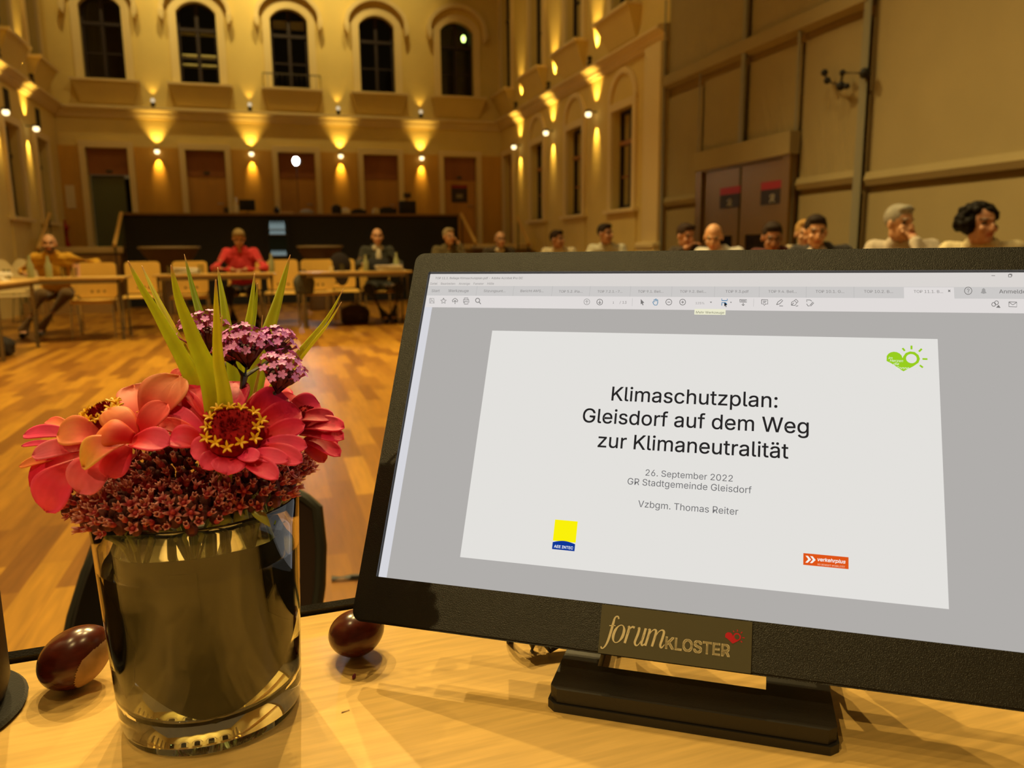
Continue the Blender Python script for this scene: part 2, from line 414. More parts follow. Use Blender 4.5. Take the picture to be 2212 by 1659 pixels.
def arc_path(hw, z0, zs, rise, off=0.0, n=14):
    """up one jamb, over a segmental arch, down the other"""
    P = [(-hw - off, z0), (-hw - off, zs)]
    if rise > 0:
        R = (hw * hw + rise * rise) / (2 * rise); zc = zs + rise - R; a0 = math.asin(min(1.0, hw / R))
        for k in range(n + 1):
            a = -a0 + 2 * a0 * k / n; P.append(((R + off) * sin(a), zc + (R + off) * cos(a)))
    else:
        P += [(-hw - off, zs + off), (hw + off, zs + off)]
    P += [(hw + off, zs), (hw + off, z0)]
    return P
def window(n, fn, uc, label, hw=.40, z0=4.64, z1=6.35, rise=.22, hood=True, apron=True, surround=.16, sash=True, bar=Msash, tympanum=False, flip=1):
    root = thing('window_%d' % n, label, 'window', kind='structure')
    f = lambda u, z, d: fn(uc + u, z, d)
    zs = z1 - rise
    ip = arc_path(hw, z0, zs, rise); op = arc_path(hw, z0, zs, rise, surround)
    bm = nb(); ring_prism(bm, ip, op, -.05, .0, f); part(root, 'surround', bm, Mtrim, smooth=False)
    if rise > 0:      # fills the square corners of the opening under the arch
        bm = nb(); ring_prism(bm, ip[1:-1], [(u, z1 + .02) if 0 < k < len(ip) - 3 else (u * 1.03, z1 + .02) for k, (u, z) in enumerate(ip[1:-1])], -.002, .14, f); part(root, 'arch_head', bm, Mtrim, smooth=False)
    bm = nb()
    w = .05
    ring_prism(bm, arc_path(hw - w, z0 + w, zs - (0 if rise else w), rise * .9), arc_path(hw - w, z0 + w, zs - (0 if rise else w), rise * .9, w), .13, .18, f)
    for (a, b, c, d) in [(-.035, .035, z0, z1), (-hw, hw, z0, z0 + .07)]:
        prism(bm, [(a, c), (b, c), (b, d), (a, d)], .12, .19, f)
    part(root, 'sash', bm, Msash, smooth=False)
    bm = nb(); zt = z0 + (z1 - z0) * .66
    prism(bm, [(-hw, zt), (hw, zt), (hw, zt + .07), (-hw, zt + .07)], .11, .19, f)
    for s in (-1, 1): prism(bm, [(s * .2 - .17, z0 + (z1 - z0) * .33), (s * .2 + .17, z0 + (z1 - z0) * .33), (s * .2 + .17, z0 + (z1 - z0) * .33 + .03), (s * .2 - .17, z0 + (z1 - z0) * .33 + .03)], .14, .18, f)
    part(root, 'transom_bar', bm, bar, smooth=False)
    bm = nb(); bm.faces.new([bm.verts.new(f(u, z, .16)) for u, z in ((-hw, z0), (hw, z0), (hw, z1), (-hw, z1))]); part(root, 'pane', bm, Mpane, smooth=False)
    bm = nb(); A = [f(u, z, d) for d in (WT, 1.3) for u, z in ((-hw - .3, z0 - .2), (hw + .3, z0 - .2), (hw + .3, z1 + .2), (-hw - .3, z1 + .2))]
    A = [bm.verts.new(p) for p in A]
    for q in ((4, 5, 6, 7), (0, 1, 5, 4), (1, 2, 6, 5), (2, 3, 7, 6), (3, 0, 4, 7)): bm.faces.new([A[k] for k in q])
    part(root, 'dark_interior', bm, Mdark, smooth=False)
    if hood:
        o1 = surround + .07; o2 = surround + .16
        hp = arc_path(hw, zs - .02, zs + .06, rise, o1); hq = arc_path(hw, zs - .02, zs + .06, rise, o2)
        bm = nb(); ring_prism(bm, hp, hq, -.15, 0, f); part(root, 'hood_moulding', bm, Mtrim, smooth=False)
        for s in (-1, 1):
            bm = nb(); u = s * (hw + (o1 + o2) / 2)
            prism(bm, [(u - .06, zs - .02), (u + .06, zs - .02), (u + .05, zs - .13), (u - .02 * s, zs - .24), (u - .05, zs - .13)], -.20, 0, f); part(root, 'corbel', bm, Mtrim, smooth=False)
    if apron:
        bm = nb(); tw, bw = hw + .24, hw + .11
        V = [bm.verts.new(p) for p in (f(-bw, z0 - .46, -.03), f(bw, z0 - .46, -.03), f(tw, z0 - .04, -.24), f(-tw, z0 - .04, -.24), f(-bw, z0 - .46, 0), f(bw, z0 - .46, 0), f(tw, z0 - .04, 0), f(-tw, z0 - .04, 0))]
        for q in ((0, 1, 2, 3), (4, 5, 6, 7), (0, 4, 7, 3), (1, 5, 6, 2), (0, 1, 5, 4), (3, 2, 6, 7)): bm.faces.new([V[k] for k in q])
        part(root, 'apron', bm, Mwall, smooth=False)
        bm = nb(); prism(bm, [(-tw - .02, z0 - .05), (tw + .02, z0 - .05), (tw + .02, z0), (-tw - .02, z0)], -.27, .14, f); part(root, 'sill', bm, Mtrim, smooth=False)
    else:
        bm = nb(); prism(bm, [(-hw - .2, z0 - .06), (hw + .2, z0 - .06), (hw + .2, z0), (-hw - .2, z0)], -.10, .14, f); part(root, 'sill', bm, Mtrim, smooth=False)
        bm = nb(); prism(bm, [(-hw - .14, z0 - .75), (hw + .14, z0 - .75), (hw + .14, z0 - .06), (-hw - .14, z0 - .06)], -.03, 0, f); part(root, 'apron', bm, Mwall, smooth=False)
    if tympanum:
        zb = z1 + .12; pts = [(-hw - .04, zb)] + [((hw + .04) * -cos(pi * k / 12), zb + .42 * sin(pi * k / 12)) for k in range(13)] + [(hw + .04, zb)]
        out = [(u * 1.22, zb + (z - zb) * 1.22) for u, z in pts]
        bm = nb(); ring_prism(bm, pts, out, -.05, 0, f); part(root, 'blind_arch', bm, Mtrim, smooth=False)
    return root
fw = ['arched far-wall window over the open green door', 'arched far-wall window with stacked shelves showing behind it', 'arched far-wall window with a small railing at its sill', 'arched far-wall window next to the railed one, above a plain door', 'arched far-wall window with a greenish reflected glow']
for k, c in enumerate(FARW): window(k + 1, fn_far, c, fw[k])
rw = ['tall lower side-wall window closest to the far corner', 'middle one of the three tall lower side-wall windows', 'tall lower side-wall window nearest the pale pilaster']
for k, c in enumerate(RW): window(6 + k, fn_right, c, rw[k], z0=1.66, z1=3.25, rise=0, hood=False, apron=False, surround=.12, bar=Mbar, tympanum=True)
ru = ['upper side-wall window tight in the far corner', 'upper side-wall window second out from the far corner', 'upper side-wall window third out from the far corner', 'upper side-wall window nearest the fabric curtains']
for k, c in enumerate(RWU): window(9 + k, fn_right, c, ru[k], z0=4.70, z1=7.2, rise=.22, hood=False, apron=True)
lw = ['lower dark window cut by the left edge of the picture', 'lower dark window on the left wall beside the far corner']
for k, c in enumerate(LWL): window(13 + k, fn_left, c, lw[k], z0=1.66, z1=3.23, rise=0, hood=False, apron=False, surround=.12)
lu = ['upper dark window cut by the top left corner of the picture', 'upper dark window on the left wall beside the far corner']
for k, c in enumerate(LWU): window(15 + k, fn_left, c, lu[k], z0=4.70, z1=7.2, rise=.22, hood=False, apron=True)
# little slots over the lower left windows
for k, (y, lb) in enumerate([(15.72, 'small dark slot vent high on the left wall at the picture edge'), (17.62, 'small dark slot vent high on the left wall by the corner')]):
    bm = nb(); bx(bm, XL, XL + .012, y - .14, y + .14, 3.45, 3.80); solo('wall_vent', bm, Mdark, lb, 'vent', group='slot vents on the left wall')
# what shows behind the panes
bm = nb(); bx(bm, FARW[2] - .36, FARW[2] + .36, FAR + .24, FAR + .26, 5.98, 6.16); solo('roller_blind', bm, mat('blind', (0.7, 0.6, 0.4), 0.8), 'pale roller blind behind the top of the railed arched window', 'blind')
bm = nb(); ell(bm, onY(1001, 84, FAR + .5), (.05, .05, .08)); solo('reflection_glow', bm, emis('green_reflection', (0.75, 1.0, 0.25), 5.0), 'greenish glow added for a reflection in the arched window by the corner', 'lamp')  # glowing blob behind the pane stands in for a lamp reflection
for k, z in enumerate((5.12, 5.32, 5.80)):
    bm = nb(); bx(bm, FARW[1] - .38, FARW[1] + .38, FAR + .35, FAR + .6, z, z + .035); solo('shelf_board', bm, Mtrim, ['lowest', 'middle', 'topmost'][k] + ' pale shelf seen behind the second arched window', 'shelf', group='shelves behind the arched window')
# railing of the third far window
root = thing('balcony_railing', 'small iron railing in front of the third arched window sill', 'railing', (FARW[2], FAR, 4.64))
bm = nb(); R_ = [(-.62, -.02), (-.62, -.25), (.62, -.25), (.62, -.02)]
tube(bm, [(x, y, .28) for x, y in R_], .012, 6); part(root, 'handrail', bm, Miron)
bm = nb()
for k in range(13):
    x = -.62 + k * 1.24 / 12; tube(bm, [(x, -.25, 0.0), (x, -.25, .28)], .006, 5)
part(root, 'baluster', bm, Miron)

# doors of the far wall
def far_door(n, c, label, opened=False, sign=None):
    root = thing('door_%d' % n, label, 'door', kind='structure'); f = lambda u, z, d: fn_far(c + u, z, d)
    hw = .41; bm = nb(); ring_prism(bm, [(-hw, 1.13), (-hw, 3.27), (hw, 3.27), (hw, 1.13)], [(-hw - .12, 1.13), (-hw - .12, 3.40), (hw + .12, 3.40), (hw + .12, 1.13)], -.07, .0, f); part(root, 'door_frame', bm, Mtrim, smooth=False)
    bm = nb(); prism(bm, [(-hw, 2.72), (hw, 2.72), (hw, 3.27), (-hw, 3.27)], .10, .14, f); part(root, 'fixed_panel', bm, Mdoorwood, smooth=False)
    bm = nb()
    if opened:
        prism(bm, [(-hw, 1.13), (hw, 1.13), (hw, 2.72), (-hw, 2.72)], 1.0, 1.02, f); part(root, 'dark_opening', bm, Mdark, smooth=False)
        bm = nb(); prism(bm, [(-hw + .03, 1.14), (hw - .14, 1.14), (hw - .14, 2.71), (-hw + .03, 2.71)], .18, .22, f); part(root, 'door_leaf', bm, mat('green_grey_door', (0.10, 0.11, 0.045), 0.6), 'dull green leaf standing open', smooth=False)
    else:
        prism(bm, [(-hw, 1.13), (hw, 1.13), (hw, 2.72), (-hw, 2.72)], .12, .16, f); part(root, 'door_leaf', bm, Mdoorlight, smooth=False)
        bm = nb(); tube(bm, [f(hw - .10, 2.12, .12), f(hw - .10, 2.12, .05), f(hw - .22, 2.12, .05)], .011, 8); part(root, 'handle', bm, Msteel)
    if sign:
        bm = nb(); prism(bm, [(-.06, 2.76), (.06, 2.76), (.06, 2.82), (-.06, 2.82)], .08, .10, f); part(root, 'door_plate', bm, mat('dark_plate', (0.05, 0.04, 0.02), 0.5), smooth=False)
    return root
dl = ['far-wall door standing open on a dull green leaf', 'oak far-wall door between the open door and the spotlit one', 'oak far-wall door behind the glaring white spotlight', 'oak far-wall door between the spotlit one and the signed one', 'red-brown far-wall door with a dark sign, nearest the corner']
for k, c in enumerate(FARD): far_door(k + 1, c, dl[k], k == 0, k < 2 or k == 4)
bm = nb(); bx(bm, FARD[4] - .20, FARD[4] + .20, FAR + .10, FAR + .12, 2.20, 2.62); sgn = solo('door_sign', bm, mat('sign_black', (0.02, 0.012, 0.01), 0.5), 'dark square sign on the red-brown door by the corner', 'sign')
bm = nb(); bx(bm, FARD[4] - .20, FARD[4] + .20, FAR + .095, FAR + .10, 2.54, 2.62); o = part(sgn, 'sign_band', bm, mat('sign_red', (0.25, 0.01, 0.015), 0.5), 'dark red band')
bm = nb(); bx(bm, FARD[4] - .08, FARD[4] + .08, FAR + .095, FAR + .10, 2.30, 2.40); o = part(sgn, 'sign_panel', bm, mat('sign_grey', (0.25, 0.2, 0.12), 0.5))
bm = nb(); p = onY(152, 425, FAR - .05); bx(bm, p.x - .09, p.x + .09, FAR - .045, FAR - .03, p.z - .24, p.z + .24); solo('wall_notice', bm, mat('notice_paper', (0.75, 0.62, 0.38), 0.8), 'pale notice on the wood panelling beside the open green door', 'notice')
bm = nb(); p = onY(142, 508, FAR - .15); caps(bm, (p.x, p.y, p.z - .22), (p.x, p.y, p.z + .16), .08, .08); lathe(bm, [(.03, 0), (.03, .1), (0, .1)], 10, (p.x, p.y, p.z + .22)); solo('fire_extinguisher', bm, mat('extinguisher_red', (0.45, 0.02, 0.015), 0.4), 'red fire extinguisher on the wall by the open green door', 'extinguisher')
# side-wall door in the corner
root = thing('door_6', 'red-brown door in the side wall right by the far corner', 'door', kind='structure')
bm = nb(); ring_prism(bm, [(18.0, 1.13), (18.0, 3.27), (18.72, 3.27), (18.72, 1.13)], [(17.88, 1.13), (17.88, 3.39), (18.84, 3.39), (18.84, 1.13)], -.06, 0, fn_right); part(root, 'door_frame', bm, Mtrim, smooth=False)
bm = nb(); prism(bm, [(18.0, 1.13), (18.72, 1.13), (18.72, 3.27), (18.0, 3.27)], .12, .16, fn_right); part(root, 'door_leaf', bm, Mdoorwood, smooth=False)

# raised platform, black counter, stair rails
bm = nb(); bx(bm, XL, XR, 16.62, FAR, 0, 1.13); solo('platform', bm, mat('platform_front', (0.34, 0.26, 0.13), 0.7), 'raised platform along the foot of the far wall', 'platform', kind='structure', smooth=False)
bm = nb(); bx(bm, XL, -2.62, 16.56, 16.66, 1.04, 1.16, .01); bx(bm, 3.94, XR, 16.56, 16.66, 1.04, 1.16, .01); solo('trim_6', bm, Mtrim, 'pale edge strip of the raised platform', 'edge strip', kind='structure')
for s, (xa, xb) in enumerate([(-4.05, -2.66), (3.98, 5.6)]):
    bm = nb()
    for k in range(5): bx(bm, xa, xb, 16.60 - .30 * (k + 1), 16.60 - .30 * k, 0, 1.0 - .2 * k)
    solo('stair', bm, mat('stair_wood', (0.30, 0.16, 0.04), 0.6), ['wooden steps up to the platform behind the man in mustard', 'wooden steps up to the platform in the corner by the signed door'][s], 'stairs', kind='structure', smooth=False)
root = thing('counter', 'long black counter with a brown top along the platform', 'counter', (0.65, 16.5, 0))
bm = nb(); bx(bm, -3.24, 3.26, 0, .10, 0, 1.74); part(root, 'front_panel', bm, Mblack, smooth=False)
bm = nb(); bx(bm, -3.27, 3.29, -.04, .55, 1.74, 1.79, .01); part(root, 'worktop', bm, mat('counter_top', (0.20, 0.10, 0.025), 0.35), 'brown worktop')
for s in (-1, 1):
    bm = nb(); bx(bm, s * 3.25 - .02 + (.02 if s < 0 else -.0), s * 3.25 + .02, .10, .115, 1.13, 1.74); part(root, 'end_panel', bm, Mblack, smooth=False)
Mrail = mat('handrail_wood', (0.62, 0.36, 0.09), 0.4)
for a, b, X, lb in [((107, 462), (82, 538), -4.0, 'slanting wooden handrail over the head of the man in mustard'), ((262, 460), (247, 530), -2.72, 'slanting wooden handrail at the end of the black counter by the open door'),
                    ((996, 462), (1028, 525), 4.0, 'slanting wooden handrail at the corner end of the black counter'), ((1118, 470), (1142, 528), 5.55, 'slanting wooden handrail along the side wall under the first window')]:
    p0 = onX(*a, X); p1 = onX(*b, X); p0.y = min(max(p0.y, 15.2), 16.9); p0 = onY(a[0], a[1], 16.45); p1 = onY(b[0], b[1], 15.2)
    root = thing('handrail', lb, 'handrail', (p1.x, p1.y, 0), group='stair handrails')
    bm = nb(); tube(bm, [(0, 0, p1.z), p0 - Vector((p1.x, p1.y, 0))], .035, 8); part(root, 'rail', bm, Mrail)
    for t in (0.06, .94):
        q = (p1.lerp(p0, t)) - Vector((p1.x, p1.y, 0)); bm = nb(); tube(bm, [q, (q.x, q.y, 0 if t < .5 else .95)], .018, 8); part(root, 'post', bm, Miron)
# lit bottle shelf set in the counter front
root = thing('bottle_cooler', 'narrow glass-fronted cooler set into the black counter', 'cooler', (onY(600, 515, 16.4).x, 16.42, 0.9))
zc = [onY(600, y, 16.4).z - .9 for y in (477, 557)]
bm = nb(); bx(bm, -.22, .22, 0, .07, -.5, zc[0] + .05); part(root, 'cooler_body', bm, Mblack, smooth=False)
bm = nb(); bx(bm, -.17, .17, -.012, 0, zc[1] - .02, zc[0] + .01); part(root, 'glass_door', bm, mat('cooler_glass', (0.01, 0.02, 0.02), 0.1), smooth=False)
for _y in (495, 506, 552):
    _z = onY(600, _y, 16.35).z - .9; bm = nb(); bx(bm, -.17, .17, -.085, -.012, _z - .012, _z - .0005); part(root, 'shelf', bm, Msteel, smooth=False)
Mbot = emis('glowing_bottle', (0.32, 0.42, 0.42), 0.55)  # cooler lighting put into the bottles as emission
kb = 0
for row, (ya, yb, h) in enumerate([(495, 478, .17), (506, 496, .10), (552, 541, .11)]):
    for k in range(5):
        z = onY(600, ya, 16.35).z; hh = onY(600, yb, 16.35).z - z
        bm = nb(); lathe(bm, [(.0, 0), (.026, 0.002), (.026, hh * .55), (.012, hh * .8), (.012, hh), (0, hh)], 10)
        p = (onY(600, 515, 16.35).x - .12 + .06 * k, 16.375, z)
        solo('bottle', bm, Mbot, ['slim lit bottle on the top row of the cooler', 'short lit bottle on the middle row of the cooler', 'short lit bottle on the bottom row of the cooler'][row], 'bottle', ['top row of lit bottles', 'middle row of lit bottles', 'bottom row of lit bottles'][row], loc=p)
# things standing on the counter top (z 1.79)
def on_counter(x, y0=16.7): 
    p = onY(x, 461, y0); return Vector((p.x, y0, 1.79))
p = on_counter(535); root = thing('computer_monitor', 'small dark monitor on the black counter above the man in red', 'monitor', p)
bm = nb(); bx(bm, -.15, .15, -.02, .02, .06, .27, .008); part(root, 'housing', bm, Mblack); bm = nb(); bx(bm, -.08, .08, -.05, .05, 0, .015); tube(bm, [(0, .02, .01), (0, .02, .1)], .015); part(root, 'stand', bm, Mblack)
p = on_counter(511); bm = nb(); lathe(bm, [(0, 0), (.055, 0), (.06, .12), (.03, .2), (.025, .31), (.033, .32), (0, .32)], 14); solo('carafe', bm, mat('pale_glass', (0.75, 0.68, 0.5), 0.2), 'pale tall carafe beside the small dark monitor on the counter', 'carafe', loc=p)
p = on_counter(489); bm = nb(); lathe(bm, [(0, 0), (.05, 0), (.05, .08), (.035, .12), (0, .12)], 12); solo('jar', bm, Miron, 'small dark jar on the counter beside the pale carafe', 'jar', loc=p)
p = on_counter(598); bm = nb(); ell(bm, (0, 0, .06), (.06, .05, .06)); lathe(bm, [(.03, .1), (.02, .14), (0, .14)], 10); solo('desk_lamp', bm, Mblack, 'small dark device on the counter over the bottle cooler', 'device', loc=p)
p = on_counter(622); bm = nb(); bx(bm, -.12, .10, -.08, .08, 0, .035, .01); solo('tray', bm, Mrail, 'small wooden tray on the counter by the bottle cooler', 'tray', loc=p)
for k, (x, w, h, m, nm, lb) in enumerate([(663, .26, .07, Msteel, 'mixing_desk', 'flat grey mixing desk low on the counter left of the dark cluster'), (727, .18, .16, Mblack, 'speaker_box', 'dark little speaker box on the counter beside the white roll'), (747, .17, .10, mat('white_roll', (0.8, 0.72, 0.5), 0.7), 'paper_roll', 'white roll on the counter beside the dark speaker box'),
          (775, .30, .08, Mblack, 'equipment_case', 'flat dark case on the counter between white roll and pale cup'), (812, .14, .10, mat('pale_cup', (0.6, 0.5, 0.25), 0.5), 'cup', 'pale cup on the counter before the long keyboard case'), (838, .36, .12, Mblack, 'keyboard_case', 'long dark case on the counter next to the tall black box')]):
    p = on_counter(x); bm = nb(); bx(bm, -w / 2, w / 2, -.08, .08, 0, h, .015); bx(bm, -w / 3, w / 4, -.06, .06, h - .005, h + .025, .008); solo(nm, bm, m, lb, nm.split('_')[-1], loc=p)
p = on_counter(880); root = thing('loudspeaker', 'tall black box with a bracketed head at the corner end of the counter', 'speaker', p)
bm = nb(); bx(bm, -.17, .17, -.12, .12, 0, .27, .015); part(root, 'cabinet', bm, Mblack); bm = nb(); tube(bm, [(0, 0, .26), (0, 0, .36)], .02); bx(bm, -.06, .08, -.05, .05, .34, .44, .01); part(root, 'head', bm, Miron)
# glaring white spotlight on a stand behind the counter
pS = onY(640, 348, 16.9)
root = thing('stage_spotlight', 'glaring white spotlight on a thin stand before the third door', 'spotlight', (pS.x, pS.y, 1.13))
bm = nb(); tube(bm, [(0, .05, 0), (0, .05, pS.z - 1.13)], .012, 8); lathe(bm, [(.14, 0), (.14, .02), (.02, .05), (0, .05)], 12, (0, .05, 0)); part(root, 'stand', bm, Mblack)
bm = nb(); tube(bm, [(0, -.04, pS.z - 1.13), (0, .16, pS.z - 1.08)], [.085, .06], 16); part(root, 'lamp_housing', bm, Mblack)
bm = nb(); ell(bm, (-.01, -.045, pS.z - 1.13), (.055, .03, .08)); part(root, 'lens', bm, emis('white_lens', (0.85, 0.95, 1.0), 200.0), 'blazing white lens')

# round standing tables in front of the counter
def standing_table(x0, x1, y, yb, Y, lb):
    a = onY(x0, y, Y); b = onY(x1, y, Y); r = (b.x - a.x) / 2; z = a.z; root = thing('standing_table', lb, 'table', ((a.x + b.x) / 2, Y, 0), group='round standing tables by the counter')
    bm = nb(); lathe(bm, [(.22, 0), (.24, .05), (.20, .3), (r * .55, z - .32), (r * .86, z - .12), (r * .96, z - .035)], 28); part(root, 'body', bm, mat('tapered_brown', (0.085, 0.045, 0.02), 0.6))
    bm = nb(); lathe(bm, [(r * .96, z - .035), (r, z - .03), (r, z), (0, z)], 28); part(root, 'rim_top', bm, mat('brown_top', (0.26, 0.19, 0.10), 0.5), 'lighter round top')
standing_table(297, 433, 533, 600, 14.2, 'round standing table with tapered brown body left of the man in red')
standing_table(640, 741, 531, 600, 14.2, 'round standing table with tapered brown body between red sweater and dark suit')
standing_table(1018, 1100, 533, 600, 14.4, 'round standing table just showing over the screen near the bespectacled person')

# wall lamps: a small globe on a bracket with light up and down the wall
Mglobe = emis('lamp_globe', (1.0, 0.78, 0.40), 3.0)
def sconce(fn, u, z, label, up=60, down=60, out=.13, pu=26.0, pd_=26.0):
    c = fn(u, z, -out); root = thing('wall_lamp', label, 'lamp', c, group='wall lamps')
    inn = fn(u, z, 0) - c
    bm = nb(); tube(bm, [inn + Vector((0, 0, .05)), Vector((0, 0, .05))], .018, 8); lathe(bm, [(0, .035), (.05, .035), (.05, .075), (0, .075)], 16); part(root, 'bracket', bm, Miron)
    bm = nb(); lathe(bm, [(0, .033), (.045, .033), (.052, .0), (.046, -.028), (.025, -.042), (0, -.044)], 18); part(root, 'globe', bm, Mglobe, 'glowing glass globe')
    for nm, dz, t, pw in (('light_up', .11, 1, pu), ('light_down', -.09, -1, pd_)):
        p = c + Vector((0, 0, dz)); s = spot(nm, p, p + Vector((0, 0, t)) + inn.normalized() * (.27 if t > 0 else .48), pw, up if t > 0 else down, 0.9, .015, AMBER)
        w = s.matrix_world.copy(); s.parent = root; s.location = inn * .12 + Vector((0, 0, dz))
    return root
fs = [-2.17, -.23, 1.73, 3.62]
fl = ['first globe lamp on the far wall, next to the open green door', 'second globe lamp on the far wall, above the man in red', 'third globe lamp on the far wall, just past the white spotlight', 'fourth globe lamp on the far wall, nearest the signed door']
for k, u in enumerate(fs): sconce(fn_far, u, 3.20, fl[k], up=80, down=54, out=.14, pu=30, pd_=38)
rl = ['globe lamp on the side wall closest to the far corner', 'globe lamp on the side wall between the first two windows', 'globe lamp on the side wall nearest the pale pilaster']
for k, u in enumerate((17.46, 15.30, 13.10)): sconce(fn_right, u, 3.33, rl[k], up=72, down=50, out=.16, pu=40, pd_=46)
ll = ['globe lamp on the left wall cut by the picture edge', 'globe lamp on the left wall near the far corner']
for k, u in enumerate((15.0, 16.75)): sconce(fn_left, u, 3.30, ll[k], up=72, down=50, out=.16, pu=40, pd_=46)
# small uplights standing on the cornice
def uplight(fn, u, label, pw, size=70):
    c = fn(u, 4.16, -.14); root = thing('cornice_uplight', label, 'lamp', c, group='uplights on the cornice')
    bm = nb(); lathe(bm, [(0, -.03), (.04, -.03), (.05, .02), (.035, .05), (0, .05)], 14); part(root, 'housing', bm, Miron)
    bm = nb(); ell(bm, (0, 0, .10), .045); part(root, 'globe', bm, emis('uplight_globe', (1.0, 0.8, 0.5), 0.7) if fn is fn_far else Miron)
    q = c + Vector((0, 0, .17)); iw = fn(u, 0, 0) - fn(u, 0, -.12); s = spot('light_up', q, q + Vector((0, 0, 1)) + iw * 1.9, pw, size, .8, .02, AMBER); s.parent = root; s.location = iw * .35 + Vector((0, 0, .16))
ul = ['small uplight on the far cornice near the open green door', 'small uplight on the far cornice above the man in red', 'small uplight on the far cornice past the railed window', 'small uplight on the far cornice nearest the corner']
for k, u in enumerate((-2.17, -.20, 1.72, 3.63)): uplight(fn_far, u, ul[k], 5)
for k, (u, lb) in enumerate([(17.35, 'uplight on the side cornice closest to the corner'), (15.2, 'uplight on the side cornice between the upper windows'), (13.1, 'uplight on the side cornice nearest the fabric curtains')]): uplight(fn_right, u, lb, 170 if k else 110, 46)
for k, (u, lb) in enumerate([(15.0, 'uplight on the left cornice at the picture edge'), (16.9, 'uplight on the left cornice near the corner')]): uplight(fn_left, u, lb, 110, 46)

# fabric curtain wall
Mfab = mat('tan_fabric', (0.325, 0.255, 0.118), 0.9, bump=0.05, bscale=40, var=0.04, vscale=2)
Mpipe = mat('grey_pipe', (0.27, 0.25, 0.17), 0.45, 0.2)
XF = XR - .02
def fabric(y0, y1, z0, z1, label, seed, hem=True, fold=.02, name='fabric_panel'):
    rnd = random.Random(seed); ph = rnd.random() * 6
    root = thing(name, label, 'curtain', (XF, (y0 + y1) / 2, z0), group='tan fabric panels')
    def f(u, v):
        y = y0 + (y1 - y0) * u; z = z0 + (z1 - z0) * v
        w = fold * (1 - v) ** 1.6 * (sin((u * 1.5 - v * .7) * 13 + ph) + .6 * sin((u * 1.7 - v * .5) * 23 + ph * 2)) * (0.35 + sin(pi * min(1, max(0, u))))
        return Vector((0 - .012 * sin(pi * u) - abs(w) * .6, y - (y0 + y1) / 2, z - z0))
    bm = nb(); sheet(bm, f, 40, 40); solidify(bm, .004); part(root, 'cloth', bm, Mfab)
    if hem:
        bm = nb(); prism(bm, [(0, -.13), (-.03, -.13), (-.06, -.07), (-.035, .0), (0, .0)], y0 - (y0 + y1) / 2, y1 - (y0 + y1) / 2, lambda a, b, h: Vector((a, h, b + .02))); part(root, 'hem_fold', bm, Mfab)
    return root
ZB = 3.22
fabric(9.52, 10.46, 1.72, ZB - .10, 'tall tan fabric panel beside the pale pilaster', 1)
fabric(8.52, 9.48, 2.20, ZB - .06, 'tan fabric panel over the first leaf of the numbered doors', 2)
fabric(7.50, 8.46, 2.20, ZB - .06, 'tan fabric panel over the second leaf of the numbered doors', 3)
fabric(6.50, 7.44, 1.72, ZB - .06, 'tan fabric panel behind the dark bracket arm', 4)
fabric(8.52, 10.46, ZB + .20, 9.0, 'upper tan fabric field next to the plastered wall', 5, False, .015)
fabric(6.50, 8.46, ZB + .20, 9.0, 'upper tan fabric field over the bracket arm', 6, False, .015)
fabric(1.2, 6.40, 1.68, 9.0, 'broad tan fabric field with slanting creases above the curly-haired woman', 7, True, .03)
fabric(9.52, 10.46, 0.02, 1.55, 'short lower tan fabric panel beside the pilaster foot', 8, False, .01)
fabric(6.50, 7.44, 0.02, 1.55, 'short lower tan fabric panel behind the man in the dark suit jacket', 9, False, .02)
fabric(1.2, 6.40, 0.02, 1.5, 'long lower tan fabric panel behind the grey-haired man', 10, False, .03)
bm = nb(); bx(bm, XF + .03, XF + .05, .5, 10.5, 0, 9); solo('wall_fabric_side', bm, mat('fabric_backing', (0.26, 0.17, 0.055), 0.9), 'brown backing wall behind the tan fabric panels', 'wall', kind='structure', smooth=False)
bm = nb(); prism(bm, [(0, ZB + .02), (-.10, ZB + .06), (-.10, ZB + .20), (0, ZB + .22)], 6.46, 10.46, lambda a, b, h: Vector((XF + a, h, b))); solo('trim_7', bm, Mfab, 'tan fabric covered beam running across the panels', 'beam', kind='structure', smooth=False)
for k, (y, z0, r, lb) in enumerate([(10.48, 0, .025, 'thin dark pole at the edge of the pilaster'), (9.5, 1.5, .012, 'thin seam pole between first and second lower fabric panels'), (8.49, 2.05, .04, 'grey pipe running up above the numbered doors'), (7.47, 1.0, .02, 'dark seam pole beside the numbered doors'), (6.46, 0, .05, 'thick grey pipe carrying the dark bracket arm')]):
    zt = 9.0 if k in (0, 2, 4) else ZB + .05
    bm = nb(); tube(bm, [(0, 0, z0), (0, 0, zt)], r, 10); solo('curtain_pole', bm, Mpipe, lb, 'pole', 'poles between the fabric panels', loc=(XF - .06 - r * .3, y, 0))
# dark bracket arm on the thick pipe
root = thing('bracket_arm', 'dark jointed bracket arm sticking out from the thick grey pipe', 'bracket', (XF - .1, 6.46, 0))
J = [onX(x, y, XF - .12) - Vector((XF - .1, 6.46, 0)) for x, y in ((1868, 158), (1820, 157), (1816, 186), (1787, 174), (1781, 157))]
tip = onX(1829, 186, XF - .12) - Vector((XF - .1, 6.46, 0))
bm = nb(); tube(bm, [J[0], J[1], J[2]], .014, 8); part(root, 'upper_arm', bm, Miron)
bm = nb(); tube(bm, [J[2], J[3], J[4]], .013, 8); tube(bm, [J[2], tip], .014, 8); part(root, 'lower_arm', bm, Miron)
for q, r in zip(J + [tip], (.05, .03, .045, .035, .035, .03)):
    bm = nb(); ell(bm, q, r); part(root, 'joint', bm, Mblack)

